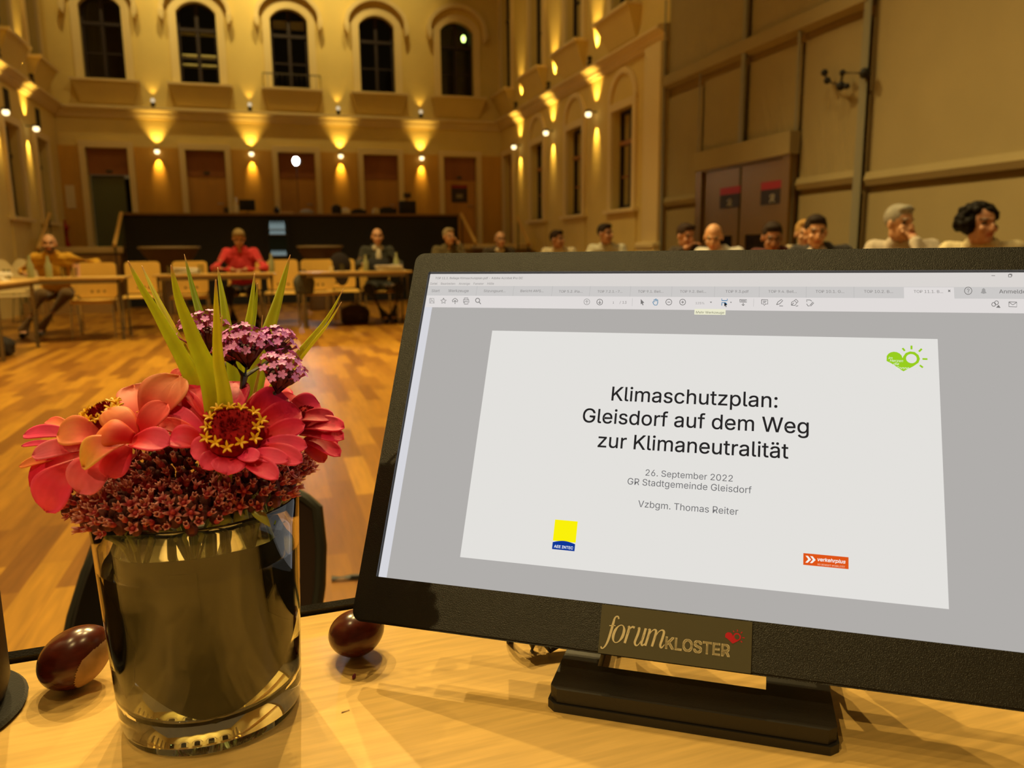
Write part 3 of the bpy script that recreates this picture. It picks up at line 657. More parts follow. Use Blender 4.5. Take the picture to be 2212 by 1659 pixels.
# numbered double door under the fabric
root = thing('door_7', 'bronze double door with two number signs under the fabric', 'door', kind='structure')
Mbronze = mat('bronze_door', (0.27, 0.165, 0.06), 0.38, 0.6)
f = lambda u, z, d: Vector((XF - .02 + d, u, z))
bm = nb(); ring_prism(bm, [(9.30, 0), (9.30, 1.98), (7.60, 1.98), (7.60, 0)], [(9.44, 0), (9.44, 2.14), (7.46, 2.14), (7.46, 0)], -.10, 0, f); part(root, 'door_frame', bm, Mbronze, smooth=False)
bm = nb(); prism(bm, [(9.46, 2.0), (9.46, 2.24), (7.44, 2.24), (7.44, 2.0)], -.13, 0, f); part(root, 'lintel_cover', bm, Mfab, 'tan fabric covered lintel', smooth=False)
for (a, b) in ((9.28, 8.48), (8.44, 7.62)):
    bm = nb(); ring_prism(bm, [(a - .12, .25), (a - .12, 1.15), (b + .12, 1.15), (b + .12, .25)], [(a, .02), (a, 1.97), (b, 1.97), (b, .02)], -.06, -.02, f, True); leaf = part(root, 'door_leaf', bm, Mbronze, smooth=False)
    bm = nb(); prism(bm, [(a - .12, .25), (a - .12, 1.15), (b + .12, 1.15), (b + .12, .25)], -.045, -.04, f); part(leaf, 'dark_pane', bm, mat('dark_pane', (0.012, 0.009, 0.007), 0.12), smooth=False)
Msb = mat('sign_black', (0.02, 0.012, 0.01), 0.5); Msr = mat('sign_red2', (0.36, 0.012, 0.02), 0.5); Mwl = mat('sign_white', (0.85, 0.8, 0.68), 0.5)
for (xa, ya, xb, yb, lb) in [(1555, 404, 1598, 449, 'black and red number sign on the first leaf of the double door'), (1643, 391, 1695, 441, 'black and red number sign on the second leaf of the double door')]:
    a = onX(xa, (ya + yb) / 2, XF - .09); b = onX(xb, (ya + yb) / 2, XF - .09); zt = onX((xa + xb) / 2, ya, XF - .09).z; zb = onX((xa + xb) / 2, yb, XF - .09).z
    yc = (a.y + b.y) / 2; hw = abs(a.y - b.y) / 2
    sg = thing('number_sign', lb, 'sign', (XF - .081, yc, zb), group='number signs on the double door'); h = zt - zb
    g = lambda u, z, d: Vector((d, -u, z))
    bm = nb(); prism(bm, [(-hw, 0), (hw, 0), (hw, h * .66), (-hw, h * .66)], -.008, 0, g); part(sg, 'sign_plate', bm, Msb, smooth=False)
    bm = nb(); prism(bm, [(-hw, h * .66), (hw, h * .66), (hw, h), (-hw, h)], -.009, 0, g); part(sg, 'sign_band', bm, Msr, 'dark red band', smooth=False)
    bm, x0, x1 = text_bm('2', weight=.03); s = h * .62; bmesh.ops.transform(bm, matrix=Matrix(((0, 0, 1, -.0095), (-s * 1.5, 0, 0, s * 1.5 * (x0 + x1) / 2), (0, s, 0, h * .10), (0, 0, 0, 1))), verts=bm.verts[:]); part(sg, 'numeral', bm, Mwl, 'white numeral 2', smooth=False)

# ================================================================== furniture of the meeting
Mbeech = mat('beech_chair', (0.76, 0.47, 0.10), 0.30, var=0.06, vscale=5, stretch=(1, 1, .2))
Mtable = mat('beech_table', (0.62, 0.40, 0.12), 0.32, var=0.06, vscale=4, stretch=(1, .2, 1))
Mtleg = mat('table_leg_grey', (0.33, 0.30, 0.24), 0.35, 0.8)
def plate_holes(bm, w, z0, z1, holes, thick, bow=.03, nx=24):
    """upright bowed board with round through-holes"""
    b2 = bmesh.new(); edges = []
    def loop(P):
        vs = [b2.verts.new((x, 0, z)) for x, z in P]
        for a, b in zip(vs, vs[1:] + vs[:1]): edges.append(b2.edges.new((a, b)))
    r = .05; P = []
    for cx, cz, a0 in ((w / 2 - r, z0 + r, -90), (w / 2 - r, z1 - r, 0), (-w / 2 + r, z1 - r, 90), (-w / 2 + r, z0 + r, 180)):
        for k in range(5): a = radians(a0 + 22.5 * k); P.append((cx + r * cos(a), cz + r * sin(a)))
    P2 = []
    for a, b in zip(P, P[1:] + P[:1]):
        n = max(1, int(abs(b[0] - a[0]) / .05)); P2 += [(a[0] + (b[0] - a[0]) * k / n, a[1] + (b[1] - a[1]) * k / n) for k in range(n)]
    loop(P2)
    for hx, hz, hr in holes: loop([(hx + hr * cos(2 * pi * k / 12), hz + hr * sin(2 * pi * k / 12)) for k in range(12)])
    bmesh.ops.triangle_fill(b2, use_beauty=True, use_dissolve=False, edges=edges)
    for v in b2.verts: v.co.y = bow * (1 - (2 * v.co.x / w) ** 2) + (v.co.z - z0) * .14
    bmesh.ops.recalc_face_normals(b2, faces=b2.faces[:]); bmesh.ops.solidify(b2, geom=b2.faces[:], thickness=thick)
    me = bpy.data.meshes.new('t'); b2.to_mesh(me); b2.free(); bm.from_mesh(me); bpy.data.meshes.remove(me); return bm
def make_chair(label, loc, rz):
    t = thing('beech_chair', label, 'chair', loc, rz, 'beech chairs at the meeting tables')
    bm = nb()
    def f(u, v):
        x = (u - .5) * .46; y = -.22 + v * .43; return Vector((x * (1 - .05 * v), y, .455 - .018 * sin(pi * v) * (1 - (2 * u - 1) ** 2) - (.03 * max(0, .12 - v) / .12)))
    sheet(bm, f, 10, 10); solidify(bm, .012); part(t, 'seat', bm, Mbeech)
    bm = nb(); plate_holes(bm, .44, .47, .90, [(-.07, .545, .017), (0, .545, .017), (.07, .545, .017)], .011)
    bmesh.ops.translate(bm, verts=bm.verts[:], vec=(0, .19, 0)); part(t, 'backrest', bm, Mbeech)
    for sx in (-1, 1):
        bm = nb(); tube(bm, [(sx * .215, -.19, .44), (sx * .225, -.215, .40), (sx * .235, -.235, 0)], .011, 8); part(t, 'leg', bm, Mchrome)
        bm = nb(); tube(bm, [(sx * .215, .27, .80), (sx * .215, .215, .48), (sx * .215, .205, .42), (sx * .23, .27, 0)], .011, 8); part(t, 'leg', bm, Mchrome)
    bm = nb(); tube(bm, [(-.215, -.19, .43), (.215, -.19, .43)], .009, 6); tube(bm, [(-.215, .20, .43), (.215, .20, .43)], .009, 6)
    for sx in (-1, 1): tube(bm, [(sx * .215, -.19, .43), (sx * .215, .205, .43)], .009, 6)
    part(t, 'seat_frame', bm, Mchrome)
    return t
ch0 = make_chair('beech chair with three finger holes beside the man in mustard', (-2.06, 10.62, 0), 0)
for x, y, rz, lb in [(-1.66, 11.6, .05, 'beech chair in the gap between the two table rows behind'), (-1.03, 11.2, 0, 'beech chair pushed under the table beside the man in red'),
                     (.16, 11.75, -.1, 'beech chair set back on the other side of the man in red'), (.66, 11.25, .05, 'beech chair with the grey bag hanging from it'), (1.02, 11.85, .0, 'beech chair carrying a dark coat behind the suit man table')]:
    dup(ch0, (x, y, 0), rz, lb)
def make_table(w, d, label, loc, rz, group=None):
    t = thing('meeting_table', label, 'table', loc, rz, group or 'meeting tables')
    bm = nb(); bx(bm, -w / 2, w / 2, -d / 2, d / 2, .712, .74, .006); part(t, 'tabletop', bm, Mtable)
    for sx in (-1, 1):
        for sy in (-1, 1):
            bm = nb(); tube(bm, [(sx * (w / 2 - .06), sy * (d / 2 - .06), .712), (sx * (w / 2 - .06), sy * (d / 2 - .06), 0)], .02, 10); part(t, 'leg', bm, Mtleg)
    bm = nb(); bx(bm, -w / 2 + .08, w / 2 - .08, -d / 2 + .05, -d / 2 + .07, .665, .712); bx(bm, -w / 2 + .08, w / 2 - .08, d / 2 - .07, d / 2 - .05, .665, .712); part(t, 'apron_rail', bm, Mtleg)
    return t
tA = make_table(1.30, .80, 'meeting table at the left edge with papers and glasses in front of the mustard man', (-2.80, 8.98, 0), radians(90))
tA2 = make_table(1.60, .62, 'meeting table the mustard man sits behind', (-2.43, 10.32, 0), 0)
tB = make_table(1.48, .62, 'meeting table with the man in red behind it', (-.66, 10.92, 0), 0)
tC = make_table(1.48, .62, 'meeting table with the dark-suited man behind it', (1.12, 10.92, 0), 0)
tD = make_table(1.48, .62, 'meeting table of the pair nearest the far end of the screen top', (2.78, 10.92, 0), 0)
for y, lb in ((4.25, 'side table in front of the grey-haired man and curly-haired woman'), (5.80, 'side table in front of the man in the dark suit jacket'), (7.35, 'side table in front of the bald man in the white shirt'), (8.90, 'side table in front of the dark-haired man in the pale shirt')):
    make_table(1.48, .62, lb, (3.28, y, 0), radians(90), 'meeting tables along the fabric side')

# cream shell chairs by the side walls
Mshell = mat('cream_shell', (0.66, 0.52, 0.26), 0.5)
def shell_chair(loc, rz, label):
    t = thing('shell_chair', label, 'chair', loc, rz, 'cream shell chairs along the walls')
    bm = nb()
    def f(u, v):
        a = (u - .5) * 2.0; w = .24 * (1 - .45 * max(0, v - .55) ** 1.5 / .3); return Vector((w * sin(a) / sin(1.0), .20 - .12 * (1 - cos(a)) + v * .10, .48 + v * (.47 - .12 * (2 * u - 1) ** 2)))
    sheet(bm, f, 14, 10); solidify(bm, .012); part(t, 'backrest', bm, Mshell)
    bm = nb(); sheet(bm, lambda u, v: Vector(((u - .5) * .46, -.22 + v * .44, .46 - .02 * sin(pi * u) * sin(pi * v))), 8, 8); solidify(bm, .012); part(t, 'seat', bm, Mshell)
    for sx in (-1, 1):
        for sy in (-1, 1): bm = nb(); tube(bm, [(sx * .17, sy * .16, .45), (sx * .21, sy * .22, 0)], .010, 8); part(t, 'leg', bm, Mchrome)
    return t
q = [(onY(1166, 526, 11.2), 'cream shell chair standing between the bespectacled person and the man in white'), (onY(1246, 524, 10.6), 'cream shell chair between the white shirt and the dark-haired man'), (onY(1338, 522, 10.3), 'cream shell chair just past the dark-haired man, before the pilaster'),
     (onY(10, 548, 12.2), 'cream shell chair at the left picture edge by the wall'), (onY(54, 545, 13.4), 'cream shell chair behind the shoulder of the man in mustard')]
sc0 = None
for k, (p, lb) in enumerate(q):
    if sc0 is None: sc0 = shell_chair((p.x, p.y, 0), -.5, lb)
    else: dup(sc0, (p.x, p.y, 0), -.5 if k < 3 else .5, lb)

# ------------------------------------------------------------------ people
def person(label, head_px, plane, val, face, skin=(0.55, 0.29, 0.15), hair='short', hair_col=(0.03, 0.018, 0.01), top=(0.5, 0.5, 0.45), trouser=(0.02, 0.018, 0.016),
           head_yaw=0, head_pitch=0, arms=None, beard=None, feet=None, shirt_front=None, glasses=False, lean_min=6, knees=None, scale=1.0):
    hp = onY(*head_px, val) if plane == 'Y' else onX(*head_px, val)
    s = scale; hip = Vector((0, 0, .52)); L = .69 * s
    c = max(.80, min(.995, (hp.z - hip.z) / L)); lean = max(math.acos(c), radians(lean_min))
    k_ = (hp.z - hip.z) / (L * cos(lean))
    def up(x, y, z):   # upper body point relative to the hip, leaned forward
        z *= k_; return hip + Vector((x * s, y * s * cos(lean) - z * s * sin(lean), z * s * cos(lean) + y * s * sin(lean)))
    H = up(0, -.02, .69); H.z = hp.z
    Rz = Matrix.Rotation(face, 3, 'Z'); root = Vector((hp.x, hp.y, 0)) - (Rz @ Vector((H.x, H.y, 0)))
    HR = Matrix.Rotation(radians(head_yaw), 3, 'Z') @ Matrix.Rotation(radians(head_pitch), 3, 'X')
    hd = lambda x, y, z: H + HR @ Vector((x, y, z)) * s
    sh = [up(-.18, .01, .50), up(.18, .01, .50)]
    ar = arms or {}
    arm = []
    for i, sx in enumerate((-1, 1)):
        a = ar.get('l' if i == 0 else 'r', ('table',))
        if a[0] == 'table': e = Vector((sx * .30, H.y * .6 - .16, .80)); w = Vector((sx * .14, H.y - .30, .785))
        elif a[0] == 'face': w = hd(sx * a[1], -.135, -.085) ; e = Vector((sx * .26, H.y - .22, .79))
        elif a[0] == 'pos': e = Vector(a[1]); w = Vector(a[2])
        arm.append((sh[i], e, w))
    kn = knees or [(-.15, -.44, .49), (.15, -.44, .49)]; ft = feet or [(-.15, -.42, .09), (.15, -.42, .09)]
    kn = [Vector(p) for p in kn]; ft = [Vector(p) for p in ft]
    def torso(bm, g):
        ell(bm, up(0, 0, .02), (.165 * s + g, .125 * s + g, .12 + g)); ell(bm, up(0, 0, .16), (.155 * s + g, .118 * s + g, .15 + g)); ell(bm, up(0, -.005, .33), (.175 * s + g, .118 * s + g, .18 + g))
        caps(bm, up(-.14, .01, .485), up(.14, .01, .485), .062 + g, .062 + g); caps(bm, up(-.16, .0, .43), up(.16, .0, .43), .07 + g, .07 + g)
        caps(bm, up(-.05, .012, .535), up(.05, .012, .535), .045 + g, .045 + g)
    def arms_(bm, g, cuff):
        for S, E, Wr in arm:
            caps(bm, S, E, .056 + g, .043 + g); d = (Wr - E); caps(bm, E, E + d * cuff, .043 + g, .043 + g - (.014 * cuff))
    def legs_(bm, g):
        for i, sx in enumerate((-1, 1)):
            caps(bm, Vector((sx * .09, 0, .52)), kn[i], .088 + g, .066 + g); caps(bm, kn[i], ft[i], .066 + g, .048 + g)
    def hands_(bm):
        for S, E, Wr in arm:
            d = (Wr - E).normalized(); side = d.cross(Vector((0, 0, 1)));
            side = side.normalized() if side.length > .2 else Vector((1, 0, 0)); nrm = side.cross(d)
            for j in range(4):
                o = side * (.026 * (j - 1.5) * .72); k1 = Wr + d * .082 + o; l = (.040, .046, .043, .034)[j]
                caps(bm, Wr + o * .7, k1, .017, .0115, 8); k2 = k1 + (d * .9 - nrm * .45).normalized() * l; caps(bm, k1, k2, .0105, .0095, 8); caps(bm, k2, k2 + (d * .4 - nrm * .9).normalized() * l * .75, .0095, .008, 8)
            sg = 1 if arm[0][0] is S else -1
            t0 = Wr + d * .025 + side * (.028 * sg); t1 = t0 + (d * .7 + side * (.7 * sg)).normalized() * .04; caps(bm, t0, t1, .013, .011, 8); caps(bm, t1, t1 + d * .032, .011, .009, 8)
    def headm(bm):
        ell(bm, hd(0, .012, .032), (.075 * s, .093 * s, .088 * s), HR); ell(bm, hd(0, -.028, -.045), (.056 * s, .062 * s, .068 * s), HR)
        ell(bm, hd(0, -.066, -.088), (.028 * s, .024 * s, .022 * s), HR, 10, 8); ell(bm, hd(0, -.096, -.012), (.013 * s, .02 * s, .026 * s), HR, 10, 8); ell(bm, hd(0, -.104, -.026), (.017 * s, .014 * s, .012 * s), HR, 10, 8)
        ell(bm, hd(0, -.074, .032), (.048 * s, .016 * s, .011 * s), HR, 10, 8); ell(bm, hd(0, -.080, -.058), (.024 * s, .013 * s, .010 * s), HR, 10, 8)
        for sx in (-1, 1): ell(bm, hd(sx * .077, .012, -.005), (.011 * s, .02 * s, .032 * s), HR, 10, 8); ell(bm, hd(sx * .042, -.062, -.025), (.022 * s, .02 * s, .022 * s), HR, 10, 8)
        caps(bm, up(0, .015, .50), hd(0, .015, -.06), .062 * s, .055 * s)
    bm = nb(); torso(bm, 0); arms_(bm, 0, 1.0); legs_(bm, 0); hands_(bm); headm(bm)
    for i in range(2): caps(bm, ft[i], ft[i] + Vector((0, -.14, -.05)), .04, .03)
    me = remeshed(bm, .0065, 3, .5)
    col = me.color_attributes.new('Col', 'FLOAT_COLOR', 'POINT'); n = len(me.vertices)
    co_ = np.empty(n * 3, np.float32); me.vertices.foreach_get('co', co_); co_ = co_.reshape(-1, 3)
    hl = (co_ - np.array(H)) @ np.array(HR) / s
    c4 = np.ones((n, 4), np.float32); c4[:, :3] = skin
    hx, hy, hz = hl[:, 0], hl[:, 1], hl[:, 2]; onh = (np.abs(hx) < .1) & (hz > -.14) & (hz < .14) & (np.abs(hy) < .14)
    if beard: c4[onh & (hz < -.03) & (hy < .0) & ~((np.abs(hz + .056) < .007) & (np.abs(hx) < .024)), :3] = beard
    c4[onh & (hz < -.045) & (hz > -.067) & (np.abs(hx) < .024) & (hy < -.06), :3] = tuple(v * q for v, q in zip(skin, (.85, .45, .4)))
    c4[onh & (np.hypot(np.abs(hx) - .032, hz - .012) < .0125) & (hy < -.05), :3] = (.03, .02, .015)
    c4[onh & (np.abs(np.abs(hx) - .034) < .02) & (np.abs(hz - .034) < .006) & (hy < -.05), :3] = tuple(.5 * a + .5 * b for a, b in zip(hair_col if hair != 'bald' else (.06, .04, .02), (.05, .03, .015)))
    col.data.foreach_set('color', c4.ravel())
    me.materials.append(mat('skin', (.5, .3, .2), 0.5, attr=True))
    o = bpy.data.objects.new('person', me); COL.objects.link(o); o.location = root; o.rotation_euler = (0, 0, face); tag(o, label, 'person')
    def cloth(name, fnb, colr, voxel=.009, rough=.85, lb=None, sm=5):
        b = nb(); fnb(b); m_ = remeshed(b, voxel, sm, .5); key = 'cloth_%s_%.2f_%.2f_%.2f' % (name, *colr); m_.materials.append(mat(key, colr, rough, spec=.12 if name == 'hair' else .3, sheen=.0 if name == 'hair' else .15, var=.12, vscale=30))
        c_ = bpy.data.objects.new(name, m_); COL.objects.link(c_); c_.parent = o
        if lb: c_['label'] = lb
        return c_
    def shirt(b): torso(b, .014); arms_(b, .012, .88)
    cloth('jacket' if shirt_front else 'shirt', shirt, top)
    cloth('trousers', lambda b: (ell(b, Vector((0, 0, .53)), (.185, .15, .12)), legs_(b, .014)), trouser, .011)
    for i in range(2): cloth('shoe', lambda b: (caps(b, ft[i] + Vector((0, .02, -.035)), ft[i] + Vector((0, -.15, -.052)), .05, .038)), (.012, .01, .009), .009, .4)
    if shirt_front: 
        cloth('shirt_front', lambda b: (ell(b, up(0, -.112, .42), (.045 * s, .03, .12 * s)), caps(b, up(-.03, -.03, .535), up(.03, -.03, .535), .052, .052)), shirt_front, .008)
    if hair in ('short', 'receding', 'curly', 'fringe'):
        def hr(b):
            if hair == 'short': ell(b, hd(0, .024, .046), (.083 * s, .097 * s, .090 * s), HR); ell(b, hd(0, -.035, .098), (.062 * s, .045 * s, .032 * s), HR)
            elif hair == 'receding': ell(b, hd(0, .034, .034), (.083 * s, .088 * s, .088 * s), HR)
            elif hair == 'fringe': ell(b, hd(0, .045, .0), (.083 * s, .072 * s, .05 * s), HR)
            else:
                ell(b, hd(0, .045, .03), (.108 * s, .10 * s, .098 * s), HR); rnd = random.Random(5)
                for _ in range(110):
                    a = rnd.uniform(0, 2 * pi); ph = rnd.uniform(-.55, 1.5); v = Vector((cos(a) * cos(ph) * .118, sin(a) * cos(ph) * .108 + .035, sin(ph) * .098 + .03))
                    if v.y < -.03 and v.z < .085: continue
                    ell(b, hd(*v), rnd.uniform(.016, .027), None, 8, 6)
        cloth('hair', hr, hair_col, .007, .7, sm=1 if hair == 'curly' else 3)
    if glasses:
        b = nb()
        for sx in (-1, 1): tube(b, [hd(sx * .032 + .024 * cos(a), -.099, .010 + .017 * sin(a)) for a in np.linspace(0, 2 * pi, 13)], .0022, 6)
        tube(b, [hd(-.01, -.1, .012), hd(.01, -.1, .012)], .002, 6)
        for sx in (-1, 1): tube(b, [hd(sx * .056, -.096, .014), hd(sx * .078, .0, .014)], .002, 6)
        g = link_mesh('glasses', b, Mblack); g.parent = o
    return o
R_ = radians
person('bald bearded person in a mustard pullover leaning back at the left tables', (106, 528), 'Y', 10.95, R_(6), hair='bald', beard=(0.10, 0.045, 0.02), top=(0.62, 0.33, 0.02), trouser=(0.14, 0.085, 0.03), head_yaw=0,
       arms={'l': ('pos', (-.36, -.05, .80), (-.26, -.36, .775)), 'r': ('pos', (.47, .02, .90), (.40, -.27, .82))}, feet=[(-.36, -.42, .09), (-.20, -.30, .09)], knees=[(-.13, -.43, .52), (.14, -.42, .52)])
person('person in a red pullover bent over clasped hands at the table', (516, 516), 'Y', 11.38, R_(-3), hair='short', hair_col=(0.24, 0.16, 0.06), skin=(0.42, 0.21, 0.10), top=(0.58, 0.035, 0.04), trouser=(0.012, 0.010, 0.010), head_pitch=28, head_yaw=4,
       arms={'l': ('pos', (-.33, -.30, .80), (-.085, -.50, .785)), 'r': ('pos', (.33, -.30, .80), (.085, -.50, .785))}, lean_min=14, feet=[(-.13, -.30, .09), (.17, -.30, .09)])
person('person in a dark suit and open white collar with crossed ankles', (815, 512), 'Y', 11.40, R_(4), hair='receding', hair_col=(0.025, 0.015, 0.01), top=(0.035, 0.035, 0.025), trouser=(0.025, 0.025, 0.02), shirt_front=(0.62, 0.56, 0.42), head_yaw=-6,
       arms={'l': ('pos', (-.30, -.16, .82), (-.17, -.40, .84)), 'r': ('pos', (.30, -.16, .82), (.16, -.42, .80))}, knees=[(-.22, -.42, .49), (.22, -.42, .49)], feet=[(.0, -.40, .09), (.12, -.40, .09)])
person('grey-haired person in an olive jacket with hand on cheek behind the screen corner', (970, 512), 'Y', 11.35, R_(10), hair='short', hair_col=(0.30, 0.22, 0.12), top=(0.12, 0.09, 0.035), head_yaw=8, arms={'r': ('face', .07)})
person('bespectacled person in dark jacket low behind the screen top', (1081, 518), 'Y', 11.35, R_(0), hair='receding', hair_col=(0.16, 0.10, 0.05), top=(0.05, 0.035, 0.02), shirt_front=(0.6, 0.5, 0.35), glasses=True)
SX = R_(-55)
person('person in a white shirt, half turned away, in front of the first side window', (1204, 518), 'X', 3.75, R_(-30), hair='short', hair_col=(0.03, 0.016, 0.01), skin=(0.45, 0.22, 0.12), top=(0.68, 0.60, 0.42), head_yaw=65)
person('dark-haired person in a pale blue-grey shirt before the third side window', (1308, 506), 'X', 3.95, R_(-35), hair='short', hair_col=(0.02, 0.012, 0.008), skin=(0.40, 0.19, 0.10), top=(0.50, 0.47, 0.36), head_yaw=60)
person('dark-clothed person propping the head on one hand before the fabric panels', (1482, 511), 'X', 3.95, SX, hair='short', hair_col=(0.03, 0.018, 0.01), skin=(0.40, 0.18, 0.09), top=(0.03, 0.02, 0.014), head_yaw=62, head_pitch=12, arms={'l': ('face', .08)})
person('bald-headed person in a bluish white shirt bending down before the double door', (1541, 513), 'X', 3.85, SX, hair='fringe', hair_col=(0.45, 0.36, 0.22), skin=(0.58, 0.30, 0.15), top=(0.55, 0.53, 0.50), head_yaw=18, head_pitch=22, lean_min=24)
person('dark-haired person in a dark red top bending forward before the second door leaf', (1668, 514), 'X', 4.0, SX, hair='short', hair_col=(0.025, 0.014, 0.008), skin=(0.42, 0.19, 0.10), top=(0.09, 0.018, 0.016), head_yaw=30, head_pitch=18, glasses=True, lean_min=20)
person('fair-haired person mostly hidden behind the dark-suited one beside the doors', (1738, 506), 'X', 4.70, SX, hair='short', hair_col=(0.42, 0.24, 0.08), skin=(0.60, 0.32, 0.17), top=(0.45, 0.38, 0.26), head_yaw=30, head_pitch=6)
person('dark-haired person in a dark suit jacket beside the double door', (1762, 502), 'X', 3.95, SX, hair='short', hair_col=(0.02, 0.012, 0.008), skin=(0.52, 0.26, 0.13), top=(0.022, 0.020, 0.022), shirt_front=(0.45, 0.4, 0.36), head_yaw=28, head_pitch=10)
person('grey-haired person in a striped pale shirt with a hand over the mouth', (1944, 484), 'X', 4.1, SX, hair='short', hair_col=(0.24, 0.22, 0.18), skin=(0.46, 0.24, 0.13), top=(0.42, 0.36, 0.29), head_yaw=58, head_pitch=4, arms={'r': ('face', -.01)})
person('person with black curly hair and cream top at the far end of the side tables', (2118, 487), 'X', 4.2, SX, hair='curly', hair_col=(0.006, 0.004, 0.003), skin=(0.42, 0.20, 0.11), top=(0.55, 0.46, 0.28), head_yaw=48)
# seats under the seated people
seats = [o for o in bpy.data.objects if o.name.startswith('person')]
short = ['the mustard pullover', 'the red pullover', 'the dark suit with crossed ankles', 'the olive jacket', 'the bespectacled person', 'the white shirt half turned away', 'the dark-haired person in pale blue-grey', 'the dark-clothed person with propped head',
         'the bald-headed person in bluish white', 'the dark red top', 'the fair-haired hidden person', 'the dark suit jacket beside the doors', 'the striped pale shirt', 'the curly-haired person']
for o, nm in zip(sorted(seats, key=lambda o: o.name if '.' in o.name else 'person.000'), short):
    dup(ch0, (o.location.x, o.location.y, 0), o.rotation_euler.z, 'beech chair under ' + nm)

# ------------------------------------------------------------------ things on the meeting tables
Mtg = thin_glass('tumbler_glass', (0.92, 0.94, 0.88)); Mpap = mat('white_paper', (0.88, 0.84, 0.74), 0.8)
def on_table(x, y, z=.74): p = onz(x, y, z); return p
def tumbler(p, h, label, group='glasses on the meeting tables', r=.032):
    bm = nb(); lathe(bm, [(0, .0), (r * .85, .0), (r, h), (r * .93, h), (r * .8, .012), (0, .012)], 16); solo('drinking_glass', bm, Mtg, label, 'glass', group, loc=p)
def bottle(p, h, label, m=None):
    bm = nb(); lathe(bm, [(0, 0), (.036, 0), (.038, .02), (.038, h * .55), (.016, h * .78), (.015, h), (0, h)], 16); solo('water_bottle', bm, m or mat('bottle_glass', (0.35, 0.36, 0.18), 0.12, spec=.8), label, 'bottle', 'bottles on the meeting tables', loc=p)
def papers(p, w, d, h, label, rz=0):
    bm = nb()
    rnd = random.Random(int(abs(p[0]) * 100))
    for k in range(5): bx(bm, -w / 2, w / 2, -d / 2, d / 2, h * k / 5, h * (k + .8) / 5, M=Matrix.Translation((rnd.uniform(-.02, .02), rnd.uniform(-.02, .02), 0)) @ Matrix.Rotation(rnd.uniform(-.2, .2), 4, 'Z'))
    solo('paper_stack', bm, Mpap, label, 'papers', loc=p, rotz=rz, smooth=False)
Z = .741
papers((-2.72, 9.0, Z), .36, .30, .09, 'white papers on the table at the left edge')
papers((-1.03, 10.90, Z), .30, .22, .08, 'crumpled white papers on the table before the man in red')
papers((1.58, 10.86, Z), .36, .26, .08, 'white papers beside the dark-suited man')
bottle((-2.62, 10.22, Z), .26, 'clear bottle on the table right in front of the mustard pullover'); bottle((-2.43, 10.2, Z), .25, 'clear bottle at the elbow of the mustard pullover'); bottle((-2.96, 8.6, Z), .25, 'clear bottle standing alone at the left picture edge')
tumbler((-2.66, 9.5, Z), .11, 'glass on the corner of the left-edge table'); tumbler((-2.28, 10.2, Z), .12, 'glass on the mustard man table next to the beech chair'); tumbler((-2.16, 10.16, Z), .11, 'glass nearest the free end of the mustard man table')
bm = nb(); lathe(bm, [(0, 0), (.034, 0), (.04, .15), (.036, .15), (.03, .01), (0, .01)], 16); solo('paper_cup', bm, mat('pink_cup', (0.72, 0.42, 0.34), 0.6), 'tall pinkish cup by the arm of the mustard pullover', 'cup', loc=(-2.17, 10.34, Z))
tumbler((-1.2, 10.72, Z), .11, 'glass at the outer end of the red pullover table'); tumbler((-.66, 10.74, Z), .10, 'glass just beside the clasped hands'); tumbler((-.84, 10.8, Z), .12, 'glass between the papers and the red pullover')
bottle((.03, 11.02, Z), .25, 'greenish bottle behind the right arm of the red pullover')
bottle((1.26, 10.8, Z), .22, 'greenish bottle before the dark suit, by the open tablet'); bottle((1.70, 10.95, Z), .25, 'greenish bottle beside the white papers of the dark suit'); tumbler((.94, 10.76, Z), .10, 'small glass at the empty side of the dark suit table')
bm = nb(); lathe(bm, [(0, 0), (.028, 0), (.03, .07), (0, .07)], 14); solo('candle_jar', bm, mat('pale_yellow', (0.85, 0.7, 0.35), 0.4), 'small pale candle jar at the empty side of the dark suit table', 'jar', loc=(.80, 10.82, Z))  # jar in plain pale yellow
root = thing('tablet_computer', 'dark open tablet in front of the dark-suited person', 'tablet', (1.44, 10.82, Z)); bm = nb(); bx(bm, -.14, .14, -.005, .005, 0.004, .17, .004, M=Matrix.Rotation(radians(-14), 4, 'X')); part(root, 'screen_back', bm, Mblack); bm = nb(); bx(bm, -.13, .13, -.02, .14, 0, .006, .002); part(root, 'cover_flap', bm, Mblack)
bm = nb(); bx(bm, -.11, .11, -.16, .02, 0, .012, .004); solo('notebook', bm, mat('notebook_brown', (0.25, 0.12, 0.05), 0.6), 'brown notebook on the corner of the left-edge table', 'notebook', loc=(-2.75, 9.3, Z))
# bags
def bag(name, label, loc, rx, ry, rz, colr, sling=None):
    bm = nb(); ell(bm, (0, 0, rz * .5), (rx, ry, rz * .5)); bx(bm, -rx * .85, rx * .85, -ry * .8, ry * .8, 0.004, rz * .7, .03); ell(bm, (rx * .4, -ry * .6, rz * .3), (rx * .4, ry * .6, rz * .28))
    me = remeshed(bm, .014, 4); me.materials.append(mat(name + '_cloth', colr, .8, var=.15, vscale=14)); o = bpy.data.objects.new(name, me); COL.objects.link(o); o.location = loc; tag(o, label, 'bag')
    bm = nb(); tube(bm, sling or [(-rx * .3, 0, rz * .93), (-rx * .15, 0, rz * 1.1), (rx * .15, 0, rz * 1.1), (rx * .3, 0, rz * .93)], .012, 8); part(o, 'strap', bm, Miron); return o
bag('backpack', 'dark brown backpack slumped on the floor beside the crossed ankles', (1.12, 11.2, 0), .22, .14, .27, (0.04, 0.015, 0.008))
bag('handbag', 'grey-green bag hanging on a beech chair at the suit man table', (.44, 11.05, .43), .15, .07, .30, (0.10, 0.10, 0.07))
